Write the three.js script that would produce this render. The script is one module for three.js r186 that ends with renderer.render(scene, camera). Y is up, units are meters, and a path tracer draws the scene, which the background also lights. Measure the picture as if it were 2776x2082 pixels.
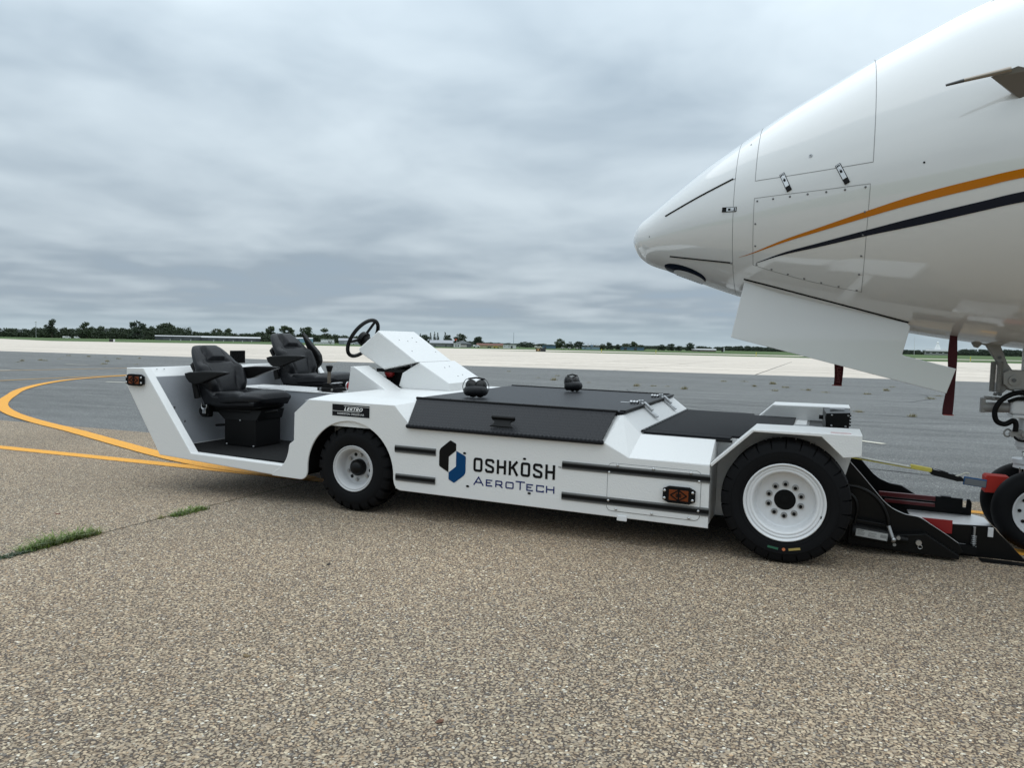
import * as THREE from 'three';
import { RoundedBoxGeometry } from 'three/addons/geometries/RoundedBoxGeometry.js';
import { ConvexGeometry } from 'three/addons/geometries/ConvexGeometry.js';
import { mergeGeometries, mergeVertices, toCreasedNormals } from 'three/addons/utils/BufferGeometryUtils.js';
import { ImprovedNoise } from 'three/addons/math/ImprovedNoise.js';

// ---------------------------------------------------------------- camera, sky, sun, exposure
const scene = new THREE.Scene();
const V = (x, y, z) => new THREE.Vector3(x, y, z);
const camera = new THREE.PerspectiveCamera(54.08, 1024 / 769, 0.05, 6000);
camera.position.set(0.15984, 1.28272, 4.74163);
camera.quaternion.setFromRotationMatrix(new THREE.Matrix4().makeBasis(V(0.92479, 0.01962, -0.37997), V(-0.03763, 0.99849, -0.04001), V(0.37861, 0.0513, 0.92413)));
camera.updateMatrixWorld();

const renderer = new THREE.WebGLRenderer({ antialias: true });
renderer.toneMapping = THREE.LinearToneMapping;
renderer.toneMappingExposure = 1.0;
renderer.shadowMap.enabled = true;

const noise = new ImprovedNoise();
const N3 = (x, y, z) => noise.noise(x, y, z);
function fbm(x, y, z, o) { let s = 0, a = 0.5, n = 0; for (let i = 0; i < o; i++) { s += a * N3(x, y, z); n += a; a *= 0.5; x = x * 2.03 + 7.1; y = y * 2.03 + 3.7; z = z * 2.03 + 1.3; } return s / n; }
const clamp = (x, a = 0, b = 1) => Math.min(b, Math.max(a, x));
const sstep = (a, b, x) => { const t = clamp((x - a) / (b - a)); return t * t * (3 - 2 * t); };
const lerp = (a, b, t) => a + (b - a) * t;
const rng = (seed) => () => { seed |= 0; seed = (seed + 0x6D2B79F5) | 0; let t = Math.imul(seed ^ (seed >>> 15), 1 | seed); t = (t + Math.imul(t ^ (t >>> 7), 61 | t)) ^ t; return ((t ^ (t >>> 14)) >>> 0) / 4294967296; };

// an overcast sky: rolls of stratocumulus over the whole dome, brighter towards the zenith as overcast skies are
{
  const W = 3072, H = 1536, data = new Float32Array(W * H * 4);
  const dark = [0.246, 0.324, 0.404], light = [0.645, 0.74, 0.805];
  for (let j = 0; j < H; j++) {
    const el = (0.5 - (H - 1 - j + 0.5) / H) * Math.PI, sy = Math.sin(el), cy = Math.cos(el);
    for (let i = 0; i < W; i++) {
      const k = (j * W + i) * 4;
      if (el < -0.02) { data[k] = 0.32; data[k + 1] = 0.35; data[k + 2] = 0.36; data[k + 3] = 1; continue; }
      const az = ((i + 0.5) / W - 0.5) * 2 * Math.PI, dx = Math.cos(az) * cy, dz = Math.sin(az) * cy, s0 = Math.max(sy, 0), d = s0 + 0.15, d2 = s0 + 0.03;
      const u = dx / d, v = dz / d, U = dx / d2, W2 = dz / d2, low = sstep(0.26, 0.03, el);
      const wx = fbm(u * 1.1 + 4.2, v * 1.1, 2.2, 3) * 0.35, wz = fbm(u * 1.1, v * 1.1 + 9.1, 5.2, 3) * 0.35;
      const big = fbm(u * 0.62 + wx * 0.7 + 13.1, v * 0.62 + wz * 0.7, 0.7, 3);
      const mid = fbm(u * 1.5 + wx, v * 1.5 + wz + 2.0, 3.3, 5);
      const fine = fbm(u * 4.0 + wx * 2, v * 4.0 + wz * 2, 8.8, 5);
      const bands = fbm(U * 0.5 + wx, W2 * 0.5 + wz, 1.8, 4);
      let t = 0.70 + big * 0.5 + mid * 0.62 + fine * 0.16 + (bands * 0.8 - 0.30 + 0.25 * fbm(U * 1.3, W2 * 1.3, 6.1, 4)) * low;
      t = clamp((t + 0.22) / 1.36); t = lerp(t, t * t * (3 - 2 * t), 0.7);
      const gain = (1 + 2.0 * s0) / 1.29, hz = sstep(0.055, 0.0, el) * 0.75;
      const r = lerp(lerp(dark[0], light[0], t) * gain, 0.50, hz), g = lerp(lerp(dark[1], light[1], t) * gain, 0.605, hz), b = lerp(lerp(dark[2], light[2], t) * gain, 0.66, hz);
      data[k] = r; data[k + 1] = g; data[k + 2] = b; data[k + 3] = 1;
    }
  }
  const sky = new THREE.DataTexture(data, W, H, THREE.RGBAFormat, THREE.FloatType);
  sky.mapping = THREE.EquirectangularReflectionMapping; sky.magFilter = THREE.LinearFilter; sky.minFilter = THREE.LinearFilter; sky.colorSpace = THREE.LinearSRGBColorSpace; sky.needsUpdate = true;
  scene.background = sky; scene.environment = sky;
}
const sun = new THREE.DirectionalLight(new THREE.Color(1.0, 0.975, 0.94), 0.9);
sun.position.set(3, 40, -7); sun.target.position.set(-2, 0, -1); sun.castShadow = true; sun.shadow.radius = 180; sun.shadow.mapSize.set(2048, 2048);
Object.assign(sun.shadow.camera, { left: -16, right: 16, top: 16, bottom: -16, near: 1, far: 90 });
scene.add(sun, sun.target);

// ---------------------------------------------------------------- helpers
const used = new Map();
const numbered = (n) => { const c = used.get(n) ?? 0; used.set(n, c + 1); return c ? `${n}_${String(c).padStart(3, '0')}` : n; };
const shade = (o) => { o.castShadow = o.receiveShadow = true; return o; };
function tag(o, label, category, group) { o.userData.label = label; o.userData.category = category; if (group) o.userData.group = group; return o; }
function thing(name, label, category, pos = [0, 0, 0], turn = 0, group) { const o = new THREE.Group(); o.name = numbered(name); o.position.set(...pos); o.rotation.y = turn; scene.add(o); return tag(o, label, category, group); }
const prep = (g) => { const q = g.index ? g.toNonIndexed() : g; if (!q.attributes.uv) q.setAttribute('uv', new THREE.BufferAttribute(new Float32Array(q.attributes.position.count * 2), 2)); if (!q.attributes.normal) q.computeVertexNormals(); for (const k of Object.keys(q.attributes)) if (!['position', 'normal', 'uv', 'color'].includes(k)) q.deleteAttribute(k); return q; };
const merge = (gs) => { gs = (Array.isArray(gs) ? gs : [gs]); if (gs.length === 1) return gs[0]; return mergeGeometries(gs.map(prep), false); };
function part(name, gs, m, parent) { const o = shade(new THREE.Mesh(merge(gs), m)); o.name = name; parent.add(o); return o; }
function solo(name, gs, m, label, category, group) { const o = shade(new THREE.Mesh(merge(gs), m)); o.name = numbered(name); scene.add(o); return tag(o, label, category, group); }
function struct(name, gs, m, label, category) { const o = solo(name, gs, m, label, category); o.userData.kind = 'structure'; return o; }
function grp(name, parent, label) { const g = new THREE.Group(); g.name = name; parent.add(g); if (label) g.userData.label = label; return g; }
const box = (x0, x1, y0, y1, z0, z1, r = 0) => { const w = Math.abs(x1 - x0), h = Math.abs(y1 - y0), d = Math.abs(z1 - z0); const g = r ? new RoundedBoxGeometry(w, h, d, 2, Math.min(r, w / 2.02, h / 2.02, d / 2.02)) : new THREE.BoxGeometry(w, h, d); return g.translate((x0 + x1) / 2, (y0 + y1) / 2, (z0 + z1) / 2); };
const shapeOf = (pts) => { const s = new THREE.Shape(); pts.forEach(([x, y], i) => (i ? s.lineTo(x, y) : s.moveTo(x, y))); s.closePath(); return s; };
function extr(s, z0, z1, bevel = 0, seg = 12) { // a shape in x,y drawn out from z0 back to z1
  if (Array.isArray(s)) s = shapeOf(s);
  const zf = Math.max(z0, z1), zb = Math.min(z0, z1), g = new THREE.ExtrudeGeometry(s, { depth: zf - zb - 2 * bevel, bevelEnabled: bevel > 0, bevelThickness: bevel, bevelSize: bevel, bevelOffset: -bevel, bevelSegments: 2, curveSegments: seg });
  g.translate(0, 0, zb + bevel); return g;
}
const extrX = (pts, x0, x1) => { // points are (z, y); drawn out along x
  const g = new THREE.ExtrudeGeometry(shapeOf(pts.map(([z, y]) => [-z, y])), { depth: Math.abs(x1 - x0), bevelEnabled: false }); g.rotateY(Math.PI / 2).translate(Math.min(x0, x1), 0, 0); return g; };
const hull = (pts) => new ConvexGeometry(pts.map((p) => V(...p)));
const cyl = (r0, r1, h, seg = 20) => new THREE.CylinderGeometry(r0, r1, h, seg);
const rodBetween = (a, b, r0, r1 = r0, seg = 10) => { const A = V(...a), B = V(...b), d = B.clone().sub(A), g = new THREE.CylinderGeometry(r1, r0, d.length(), seg); g.applyQuaternion(new THREE.Quaternion().setFromUnitVectors(V(0, 1, 0), d.clone().normalize())); return g.translate((A.x + B.x) / 2, (A.y + B.y) / 2, (A.z + B.z) / 2); };
const tube = (pts, r, n = 40, seg = 8) => new THREE.TubeGeometry(new THREE.CatmullRomCurve3(pts.map((p) => V(...p))), n, r, seg, false);
const lathe = (pts, seg = 64) => { const g = new THREE.LatheGeometry(pts.map(([r, z]) => new THREE.Vector2(Math.max(r, 1e-4), z)), seg); g.rotateX(Math.PI / 2); return g; }; // (radius, z)
const boxUV = (g, s = 1) => { // uv in metres from the dominant axis
  g = g.index ? g.toNonIndexed() : g; const p = g.attributes.position, n = g.attributes.normal, uv = new Float32Array(p.count * 2);
  for (let i = 0; i < p.count; i++) { const a = Math.abs(n.getX(i)), b = Math.abs(n.getY(i)), c = Math.abs(n.getZ(i)), x = p.getX(i), y = p.getY(i), z = p.getZ(i); const [u, v] = b >= a && b >= c ? [x, z] : c >= a ? [x, y] : [z, y]; uv[i * 2] = u / s; uv[i * 2 + 1] = v / s; }
  g.setAttribute('uv', new THREE.BufferAttribute(uv, 2)); return g; };

// ---------------------------------------------------------------- materials
const lin = (r, g, b) => new THREE.Color().setRGB(r, g, b);
const M = (c, rough = 0.6, metal = 0, more = {}) => new THREE.MeshStandardMaterial({ color: Array.isArray(c) ? lin(...c) : lin(c, c, c), roughness: rough, metalness: metal, ...more });
const P = (c, rough, more = {}) => new THREE.MeshPhysicalMaterial({ color: Array.isArray(c) ? lin(...c) : lin(c, c, c), roughness: rough, ...more });
function tex(n, fn, srgb) { // n x n texture, fn(x, y) -> [r, g, b] in 0..255
  const d = new Uint8Array(n * n * 4); for (let y = 0; y < n; y++) for (let x = 0; x < n; x++) { const c = fn(x, y), k = (y * n + x) * 4; if (typeof c === 'number') { d[k] = d[k + 1] = d[k + 2] = c; } else { d[k] = c[0]; d[k + 1] = c[1]; d[k + 2] = c[2]; } d[k + 3] = 255; }
  return finish(new THREE.DataTexture(d, n, n), srgb); }
function finish(t, srgb) { t.wrapS = t.wrapT = THREE.RepeatWrapping; t.magFilter = THREE.LinearFilter; t.minFilter = THREE.LinearMipmapLinearFilter; t.colorSpace = srgb ? THREE.SRGBColorSpace : THREE.NoColorSpace; t.needsUpdate = true; return t; }
const rep = (t, u, v = u) => { const c = t.clone(); c.repeat.set(u, v); c.needsUpdate = true; return c; };
const grainTex = (() => { const r = rng(5); const n = 256, a = Float32Array.from({ length: n * n }, () => r()); const at = (x, y) => a[((y + n) % n) * n + ((x + n) % n)]; return tex(n, (x, y) => { let s = 0; for (let i = -1; i < 2; i++) for (let j = -1; j < 2; j++) s += at(x + i, y + j); return 255 * clamp((s / 9 - 0.5) * 1.7 + 0.5); }); })();
const whitePaint = P([0.72, 0.715, 0.70], 0.42, { bumpMap: rep(grainTex, 2.2), bumpScale: 0.0011, clearcoat: 0.25, clearcoatRoughness: 0.35 });
const smoothWhite = P(0.72, 0.35, { clearcoat: 0.3, clearcoatRoughness: 0.2 });
const greyPaint = P([0.30, 0.31, 0.33], 0.5, { bumpMap: rep(grainTex, 2.2), bumpScale: 0.001 });
const D = (c, rough, spec = 0.3, more = {}) => P(c, rough, { specularIntensity: spec, ...more });
const black = D(0.0055, 0.45, 0.35), blackMatt = D(0.0045, 0.7, 0.25), blackGloss = D(0.004, 0.32, 0.4);
const vinyl = D([0.0075, 0.008, 0.0098], 0.42, 0.5, { bumpMap: rep(grainTex, 6), bumpScale: 0.0009 }), plastic = D(0.006, 0.45, 0.35);
const rubber = D([0.0048, 0.0049, 0.0056], 0.7, 0.3), rubberGrey = M([0.15, 0.15, 0.145], 0.7), rubberStrip = D(0.005, 0.5, 0.3);
const steel = M(0.55, 0.3, 1), zinc = M(0.42, 0.42, 1), darkSteel = M(0.12, 0.45, 0.8);
const floorGrit = D(0.011, 0.9, 0.3, { bumpMap: rep(grainTex, 4), bumpScale: 0.003 });
const amber = P([0.15, 0.032, 0.006], 0.3, { specularIntensity: 0.6 }), redPaint = P([0.30, 0.012, 0.012], 0.45, {}), redCloth = M([0.045, 0.003, 0.006], 0.9), redBright = M([0.42, 0.022, 0.012], 0.85);
const yellowWeb = M([0.62, 0.52, 0.10], 0.8), whiteWeb = M([0.62, 0.60, 0.52], 0.75), blueWeb = M([0.02, 0.09, 0.22], 0.85), greyWeb = M([0.16, 0.165, 0.17], 0.85);
const gearGrey = M([0.26, 0.25, 0.235], 0.5, 0.1), gearWhite = P(0.62, 0.35, {});
const treadTex = (() => tex(128, (x, y) => { // raised lozenges of tread plate
  let h = 0; for (const [cx, cy, s] of [[32, 32, 1], [96, 96, 1], [96, 32, -1], [32, 96, -1]]) { const a = Math.PI / 4 * s; for (let ox = -128; ox <= 128; ox += 128) for (let oy = -128; oy <= 128; oy += 128) { const dx = x - cx - ox, dy = y - cy - oy, u = dx * Math.cos(a) + dy * Math.sin(a), v = -dx * Math.sin(a) + dy * Math.cos(a); h = Math.max(h, 1 - (u / 30) ** 2 - (v / 9) ** 2); } }
  return 255 * clamp(h * 1.6); }))();
const treadPlate = D([0.0095, 0.010, 0.0125], 0.45, 0.4, { bumpMap: rep(treadTex, 24), bumpScale: 0.0014 });
const gritPlate = D([0.0105, 0.011, 0.0128], 0.75, 0.4, { bumpMap: rep(grainTex, 5), bumpScale: 0.0022 });
const jetWhite = P([0.655, 0.65, 0.64], 0.08, { ior: 1.62, clearcoat: 1.0, clearcoatRoughness: 0.02 }), jetOrange = P([0.46, 0.145, 0.005], 0.1, { specularIntensity: 0.6 }), jetNavy = P([0.004, 0.008, 0.018], 0.1, { specularIntensity: 0.5 });
const seamDark = M(0.19, 0.8), glass = P(0.9, 0.03, { transmission: 1, thickness: 0, ior: 1.5 });
// the frame of the tug and of the aircraft: pitched a little nose-up on the level apron
const tilt = new THREE.Quaternion().setFromRotationMatrix(new THREE.Matrix4().makeBasis(V(0.99989, -0.0148, 0), V(0.0148, 0.99986, 0.0074), V(-0.00011, -0.0074, 0.99997)));

// ---------------------------------------------------------------- ground
function pebbles(n, cells, seed, pal, mortar, tight) { // stones set in mortar, tileable: [colour, height]
  const r = rng(seed), S = n / cells, st = new Float32Array(cells * cells * 9);
  for (let i = 0; i < cells * cells; i++) {
    const k = i * 9, a = r() * Math.PI, asp = 0.62 + r() * 0.38, sz = S * (0.36 + 0.42 * Math.pow(r(), 1.4)) * tight; st[k] = 0.08 + 0.84 * r(); st[k + 1] = 0.08 + 0.84 * r(); st[k + 2] = Math.cos(a); st[k + 3] = Math.sin(a); st[k + 4] = 1 / (sz * 1.15); st[k + 5] = 1 / (sz * asp);
    const w = r(); let c = pal[pal.length - 1]; let s = 0; for (const p of pal) { s += p[3]; if (w < s) { c = p; break; } } const v = 0.86 + 0.28 * r(); st[k + 6] = c[0] * v; st[k + 7] = c[1] * v; st[k + 8] = c[2] * v; }
  const col = new Uint8Array(n * n * 4), hgt = new Uint8Array(n * n * 4), g = rng(seed + 1);
  for (let y = 0; y < n; y++) { const cy = Math.floor(y / S); for (let x = 0; x < n; x++) { const cx = Math.floor(x / S); let best = -1, bi = 0;
    for (let j = -1; j < 2; j++) for (let i = -1; i < 2; i++) { const X = (cx + i + cells) % cells, Y = (cy + j + cells) % cells, k = (Y * cells + X) * 9, dx = x - (cx + i + st[k]) * S, dy = y - (cy + j + st[k + 1]) * S, u = (dx * st[k + 2] + dy * st[k + 3]) * st[k + 4], v = (dy * st[k + 2] - dx * st[k + 3]) * st[k + 5], h = 1 - u * u - v * v; if (h > best) { best = h; bi = k; } }
    const o = (y * n + x) * 4, f = sstep(-0.02, 0.2, best), q = (g() - 0.5), e = 1 + q * 0.22; const m = 1 + q * 0.5;
    for (let c = 0; c < 3; c++) { col[o + c] = clamp(lerp(mortar[c] * m, st[bi + 6 + c] * e, f), 0, 255); hgt[o + c] = clamp(best > 0 ? 70 + 185 * Math.sqrt(Math.min(best, 1)) : 62 * (1 + Math.max(best, -1) * 0.5) + q * 20, 0, 255); } col[o + 3] = hgt[o + 3] = 255; } }
  return [finish(new THREE.DataTexture(col, n, n), true), finish(new THREE.DataTexture(hgt, n, n))];
}
const pal = [[170, 151, 126, 0.33], [156, 140, 120, 0.25], [146, 126, 103, 0.18], [188, 172, 146, 0.11], [115, 107, 99, 0.07], [202, 193, 176, 0.03], [162, 134, 104, 0.02], [97, 89, 82, 1]];
const [pebCol, pebHgt] = pebbles(2048, 150, 11, pal, [82, 70, 60], 1.03);
// each slab gets its own patches of lighter and darker stone through vertex colours
function sheet(x0, x1, z0, z1, y, nx, nz, uvs, tint, du = 0, dv = 0) {
  const g = new THREE.PlaneGeometry(x1 - x0, z1 - z0, nx, nz); g.rotateX(-Math.PI / 2); g.translate((x0 + x1) / 2, y, (z0 + z1) / 2);
  const p = g.attributes.position, uv = g.attributes.uv, c = new Float32Array(p.count * 3);
  for (let i = 0; i < p.count; i++) { const x = p.getX(i), z = p.getZ(i); uv.setXY(i, x / uvs + du, z / uvs + dv); const t = tint ? tint(x, z) : [1, 1, 1]; c.set(t, i * 3); }
  g.setAttribute('color', new THREE.BufferAttribute(c, 3)); return g; }
const patch = (amp, f, s) => (x, z) => { const v = 1 + amp * fbm(x * f + s, 3.1 + s, z * f, 4) * 1.8, w = 1 + amp * 0.35 * fbm(x * f * 0.6, s, z * f * 0.6 + 5, 2); return [v * w, v, v / w]; };
const exposed = new THREE.MeshStandardMaterial({ map: pebCol, bumpMap: pebHgt, bumpScale: 0.0036, roughness: 0.9, vertexColors: true });
const JX = -4.155; // the joint with the weeds
const apron = new THREE.Group(); apron.name = 'apron'; scene.add(apron); apron.userData = { kind: 'structure', label: 'exposed aggregate concrete apron in the foreground, a weedy joint at left', category: 'apron' };
part('slab', sheet(JX + 0.006, 14, -2.82, 12, 0, 170, 130, 1.5, patch(0.17, 0.55, 2.2)), exposed, apron);
part('slab', sheet(-40, JX - 0.006, -2.82, 12, 0, 240, 110, 1.5, patch(0.17, 0.5, 8.4), 0.37, 0.61), exposed, apron);
part('joint_fill', sheet(JX - 0.02, JX + 0.02, -2.82, 12, -0.011, 1, 1, 1), M([0.045, 0.038, 0.03], 0.95), apron).userData.label = 'dark dirt filling the joint between the slabs';
// asphalt
const aspPal = [[112, 113, 111, 0.40], [98, 99, 97, 0.3], [130, 130, 126, 0.16], [93, 93, 91, 0.1], [164, 162, 155, 1]];
const [aspCol, aspHgt] = pebbles(1024, 128, 23, aspPal, [84, 84, 83], 1.05);
const aspTint = (x, z) => { const s = 1 + 0.16 * fbm(x * 0.09, 1.7, z * 0.5, 4) * 1.6 + 0.30 * fbm(x * 0.6, 6.7, z * 3.4, 4) * 1.4; return [s, s, s * 1.01]; };
const asphalt = struct('asphalt_apron', sheet(-160, 60, -36.4, -2.80, -0.004, 600, 300, 1.3, aspTint), new THREE.MeshStandardMaterial({ map: aspCol, bumpMap: aspHgt, bumpScale: 0.003, roughness: 0.92, vertexColors: true }), 'grey weathered asphalt apron behind the tug', 'asphalt');
asphalt.name = 'asphalt_apron';
// cracks in the asphalt: narrow wandering openings along the paving lanes
{ const r = rng(77), gs = []; for (let i = 0; i < 58; i++) { const along = r() < 0.75, L = 3 + r() * 14; let x = -60 + r() * 78, z = -4.5 - r() * 30, a = along ? (r() - 0.5) * 0.25 : Math.PI / 2 + (r() - 0.5) * 0.6; const w = 0.006 + r() * 0.012; const pts = []; for (let s = 0; s < L; s += 0.22) { pts.push([x, z]); a += (r() - 0.5) * 0.42; a *= along ? 0.94 : 1; x += Math.cos(a) * 0.22; z += Math.sin(a) * 0.22; if (z > -3.2 || z < -36) break; }
    if (pts.length < 3) continue; const pos = [], idx = []; pts.forEach(([px, pz], k) => { const e = Math.sin(Math.PI * k / (pts.length - 1)), q = pts[Math.min(k + 1, pts.length - 1)], p = pts[Math.max(k - 1, 0)], dx = q[0] - p[0], dz = q[1] - p[1], l = Math.hypot(dx, dz) || 1, ww = w * (0.3 + 0.7 * e) * (0.6 + 0.8 * r()); pos.push(px - dz / l * ww, 0.0005, pz + dx / l * ww, px + dz / l * ww, 0.0005, pz - dx / l * ww); if (k) { const b = (k - 1) * 2; idx.push(b, b + 2, b + 1, b + 1, b + 2, b + 3); } });
    const g = new THREE.BufferGeometry(); g.setAttribute('position', new THREE.Float32BufferAttribute(pos, 3)); g.setIndex(idx); g.computeVertexNormals(); gs.push(prep(g)); }
  const o = part('crack_network', gs, M([0.03, 0.03, 0.03], 1, 0, { side: THREE.DoubleSide }), asphalt); o.userData.kind = 'stuff'; o.userData.label = 'thin dark cracks wandering through the asphalt'; }
// concrete taxiway beyond: slabs near the asphalt one by one, the rest as one sheet
const cPal = [[222, 214, 200, 0.5], [214, 206, 192, 0.3], [229, 222, 210, 1]];
const concTex = tex(512, (x, y) => { const f = fbm(x / 40, y / 40, 1, 4) * 22, q = N3(x * 0.9, y * 0.9, 4) * 9; return [clamp(203 + f + q, 0, 255), clamp(191 + f + q, 0, 255), clamp(177 + f + q * 0.8, 0, 255)]; }, true);
const concMats = [0.98, 1.03, 0.94, 1.0].map((v) => new THREE.MeshStandardMaterial({ color: lin(v, v, v), map: rep(concTex, 1), roughness: 0.85 }));
const farShape = shapeOf([[60, 36], [-420, 38], [-420, 262], [-291, 188], [-200, 142], [-182, 160], [-176, 198], [-142, 197], [-105, 205], [-93, 226], [60, 213], [60, 199], [-58, 184], [-76, 157], [-44, 151.6], [-8, 151], [16, 138], [60, 126]]);
const farConc = new THREE.ShapeGeometry(farShape); farConc.rotateX(-Math.PI / 2).translate(0, -0.03, 0); { const u = farConc.attributes.uv, p = farConc.attributes.position; for (let i = 0; i < p.count; i++) u.setXY(i, p.getX(i) / 9, p.getZ(i) / 9); }
const taxi = new THREE.Group(); taxi.name = 'taxiway'; scene.add(taxi); taxi.userData = { kind: 'structure', label: 'pale concrete taxiway of square slabs beyond the asphalt', category: 'taxiway' };
part('far_paving', farConc, concMats[0], taxi);
{ const S = 7.6, g = boxUV(box(-S / 2 + 0.05, S / 2 - 0.05, -0.05, 0, -S / 2 + 0.15, S / 2 - 0.15), 9), seal = M([0.07, 0.065, 0.057], 0.9), r = rng(4);
  part('joint_sealant', sheet(-110, 26, -36.3 - 7 * S, -36.3, -0.026, 1, 1, 1), seal, taxi).userData.label = 'dark joint lines between the slabs';
  for (let k = 0; k < 7; k++) for (let i = 0; i < 17; i++) { const m = shade(new THREE.Mesh(g, concMats[Math.floor(r() * 4)])); m.name = 'slab'; m.position.set(-105.6 + i * S, -0.006, -36.3 - S * (k + 0.5)); taxi.add(m); } }
const grassTex = tex(512, (x, y) => { const f = fbm(x / 30, y / 30, 7, 4) * 0.55 + N3(x * 0.7, y * 0.7, 2) * 0.3; return [clamp(66 + f * 46, 0, 255), clamp(88 + f * 42, 0, 255), clamp(36 + f * 26, 0, 255)]; }, true);
{ const g = new THREE.CircleGeometry(4200, 96); g.rotateX(-Math.PI / 2).translate(0, -0.06, 0); const u = g.attributes.uv, p = g.attributes.position; for (let i = 0; i < p.count; i++) u.setXY(i, p.getX(i) / 14, p.getZ(i) / 14); struct('grass_ground', g, new THREE.MeshStandardMaterial({ map: grassTex, roughness: 1 }), 'mown green airfield grass reaching to the far trees', 'grass'); }
// painted markings, 4 mm proud sheets
const wornPaint = (r, g, b, s) => new THREE.MeshStandardMaterial({ roughness: 0.8, map: tex(512, (x, y) => { const w = sstep(0.22, 0.46, fbm(x / 11, y / 11, s, 4) + 0.12 * N3(x / 2.1, y / 2.1, s)), f = 1 + 0.12 * N3(x / 5, y / 5, s + 3); return [lerp(r * f, 140, w), lerp(g * f, 128, w), lerp(b * f, 105, w)]; }, true), bumpMap: rep(pebHgt, 0.55), bumpScale: 0.003 });
const yellow = wornPaint(230, 162, 56, 3.2), oldYellow = wornPaint(205, 158, 78, 8.2), whiteLine = wornPaint(214, 208, 192, 5.5);
function stripe(pts, w, y, n) { const c = new THREE.CatmullRomCurve3(pts.map(([x, z]) => V(x, y, z))), pos = [], uv = [], idx = []; const L = c.getLength(), r = rng(Math.round(L * 100)); for (let i = 0; i <= n; i++) { const p = c.getPointAt(i / n), t = c.getTangentAt(i / n), j = (r() - 0.5) * 0.008, k = (r() - 0.5) * 0.008; pos.push(p.x - t.z * (w / 2 + j), y, p.z + t.x * (w / 2 + j), p.x + t.z * (w / 2 + k), y, p.z - t.x * (w / 2 + k)); uv.push(0, L * i / n, w, L * i / n); if (i) { const b = (i - 1) * 2; idx.push(b, b + 1, b + 2, b + 1, b + 3, b + 2); } } const g = new THREE.BufferGeometry(); g.setAttribute('position', new THREE.Float32BufferAttribute(pos, 3)); g.setAttribute('uv', new THREE.Float32BufferAttribute(uv, 2)); g.setIndex(idx); g.computeVertexNormals(); return g; }
const mark = (name, g, m, label) => struct(name, g, m, label, 'marking');
mark('lead_in_line', stripe([[-14, -0.97], [-8.52, -0.97], [-5, -0.985], [2, -1.0], [9, -1.0]], 0.165, 0.004, 300), yellow, 'straight yellow line running under the tug to the nose wheel');
mark('turn_line', stripe([[-4.2, -1.0], [-5.37, -1.09], [-6.04, -1.25], [-6.6, -1.44], [-7.69, -1.85], [-9.22, -2.44], [-10.61, -2.93], [-11.88, -3.45], [-12.96, -4.0], [-13.75, -4.48], [-14.75, -5.2], [-15.75, -6.0], [-17.32, -7.3], [-19.07, -9.1], [-20.5, -11.0], [-21.22, -12.6], [-21.6, -14.0], [-21.9, -16.5], [-22.1, -20]], 0.20, 0.0085, 420), yellow, 'yellow curved line sweeping round the far left of the apron');
mark('apron_line', stripe([[-19.5, -2.9], [-21.25, -9.4], [-21.6, -11.5], [-22.6, -20]], 0.13, 0.0045, 60), oldYellow, 'faded yellow line meeting the curve on the asphalt');
mark('apron_line', stripe([[-27.9, -5], [-27.28, -14], [-26.9, -18.4], [-26.6, -24], [-27.7, -31], [-28.8, -36]], 0.13, 0.0045, 60), oldYellow, 'faded yellow line farther back across the asphalt');
mark('white_line', stripe([[-33, -12.6], [-27.4, -13.85]], 0.12, 0.0085, 16), whiteLine, 'worn white line at the far left edge of the asphalt');
mark('white_line', stripe([[-18.9, -10.9], [-18.0, -11.0]], 0.14, 0.0045, 8), whiteLine, 'short white dash beside the front of the tug');
mark('white_line', stripe([[-32.2, -19.7], [-31.0, -19.9]], 0.16, 0.0045, 8), whiteLine, 'faint white dash far back on the asphalt');
mark('white_line', stripe([[0.70, -7.23], [1.02, -6.98]], 0.11, 0.0045, 8), whiteLine, 'short white dash behind the rear of the tug');
mark('cross_line', stripe([[1.2, -2.31], [2.6, -2.23]], 0.12, 0.0045, 12), yellow, 'short yellow line showing behind the nose wheel');
// ---------------------------------------------------------------- weeds
function blades(n, lx, lz, hmin, hmax, w, seed, lean = 0.6) { const r = rng(seed), pos = [], idx = [], col = []; for (let i = 0; i < n; i++) { const u = r() * 2 - 1, bx = (r() + r() - 1) * lx, bz = u * lz, h = hmin + (hmax - hmin) * Math.pow(r(), 1.9) * (1 - 0.5 * u * u), a = r() * 6.283, le = lean * (0.3 + 1.3 * r()) * h, ww = w * (0.6 + 0.7 * r()), cx = Math.cos(a), cz = Math.sin(a), b = pos.length / 3, t = 0.7 + 0.6 * r();
    for (const [s, k] of [[0, 1], [0.5, 0.85], [1, 0]]) { const ox = bx + cx * le * s * s, oz = bz + cz * le * s * s, oy = h * (s - 0.25 * s * s * lean); pos.push(ox - cz * ww * k, oy, oz + cx * ww * k); pos.push(ox + cz * ww * k, oy, oz - cx * ww * k); for (let q = 0; q < 2; q++) col.push(t * (0.9 + 0.3 * (i % 7 === 0 ? 1 : 0)), t, t * 0.9); }
    idx.push(b, b + 1, b + 2, b + 1, b + 3, b + 2, b + 2, b + 3, b + 4, b + 3, b + 5, b + 4); }
  const g = new THREE.BufferGeometry(); g.setAttribute('position', new THREE.Float32BufferAttribute(pos, 3)); g.setAttribute('color', new THREE.Float32BufferAttribute(col, 3)); g.setIndex(idx); g.computeVertexNormals(); return g; }
const leafMat = (c, t = 0.35) => P(c, 0.75, { side: THREE.DoubleSide, vertexColors: true, transmission: t, thickness: 0 });
const weedGreen = leafMat([0.14, 0.19, 0.03], 0.25), weedYellow = leafMat([0.24, 0.21, 0.07]), weedDry = leafMat([0.25, 0.20, 0.10], 0.2), weedDark = leafMat([0.05, 0.085, 0.03]);
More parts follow.
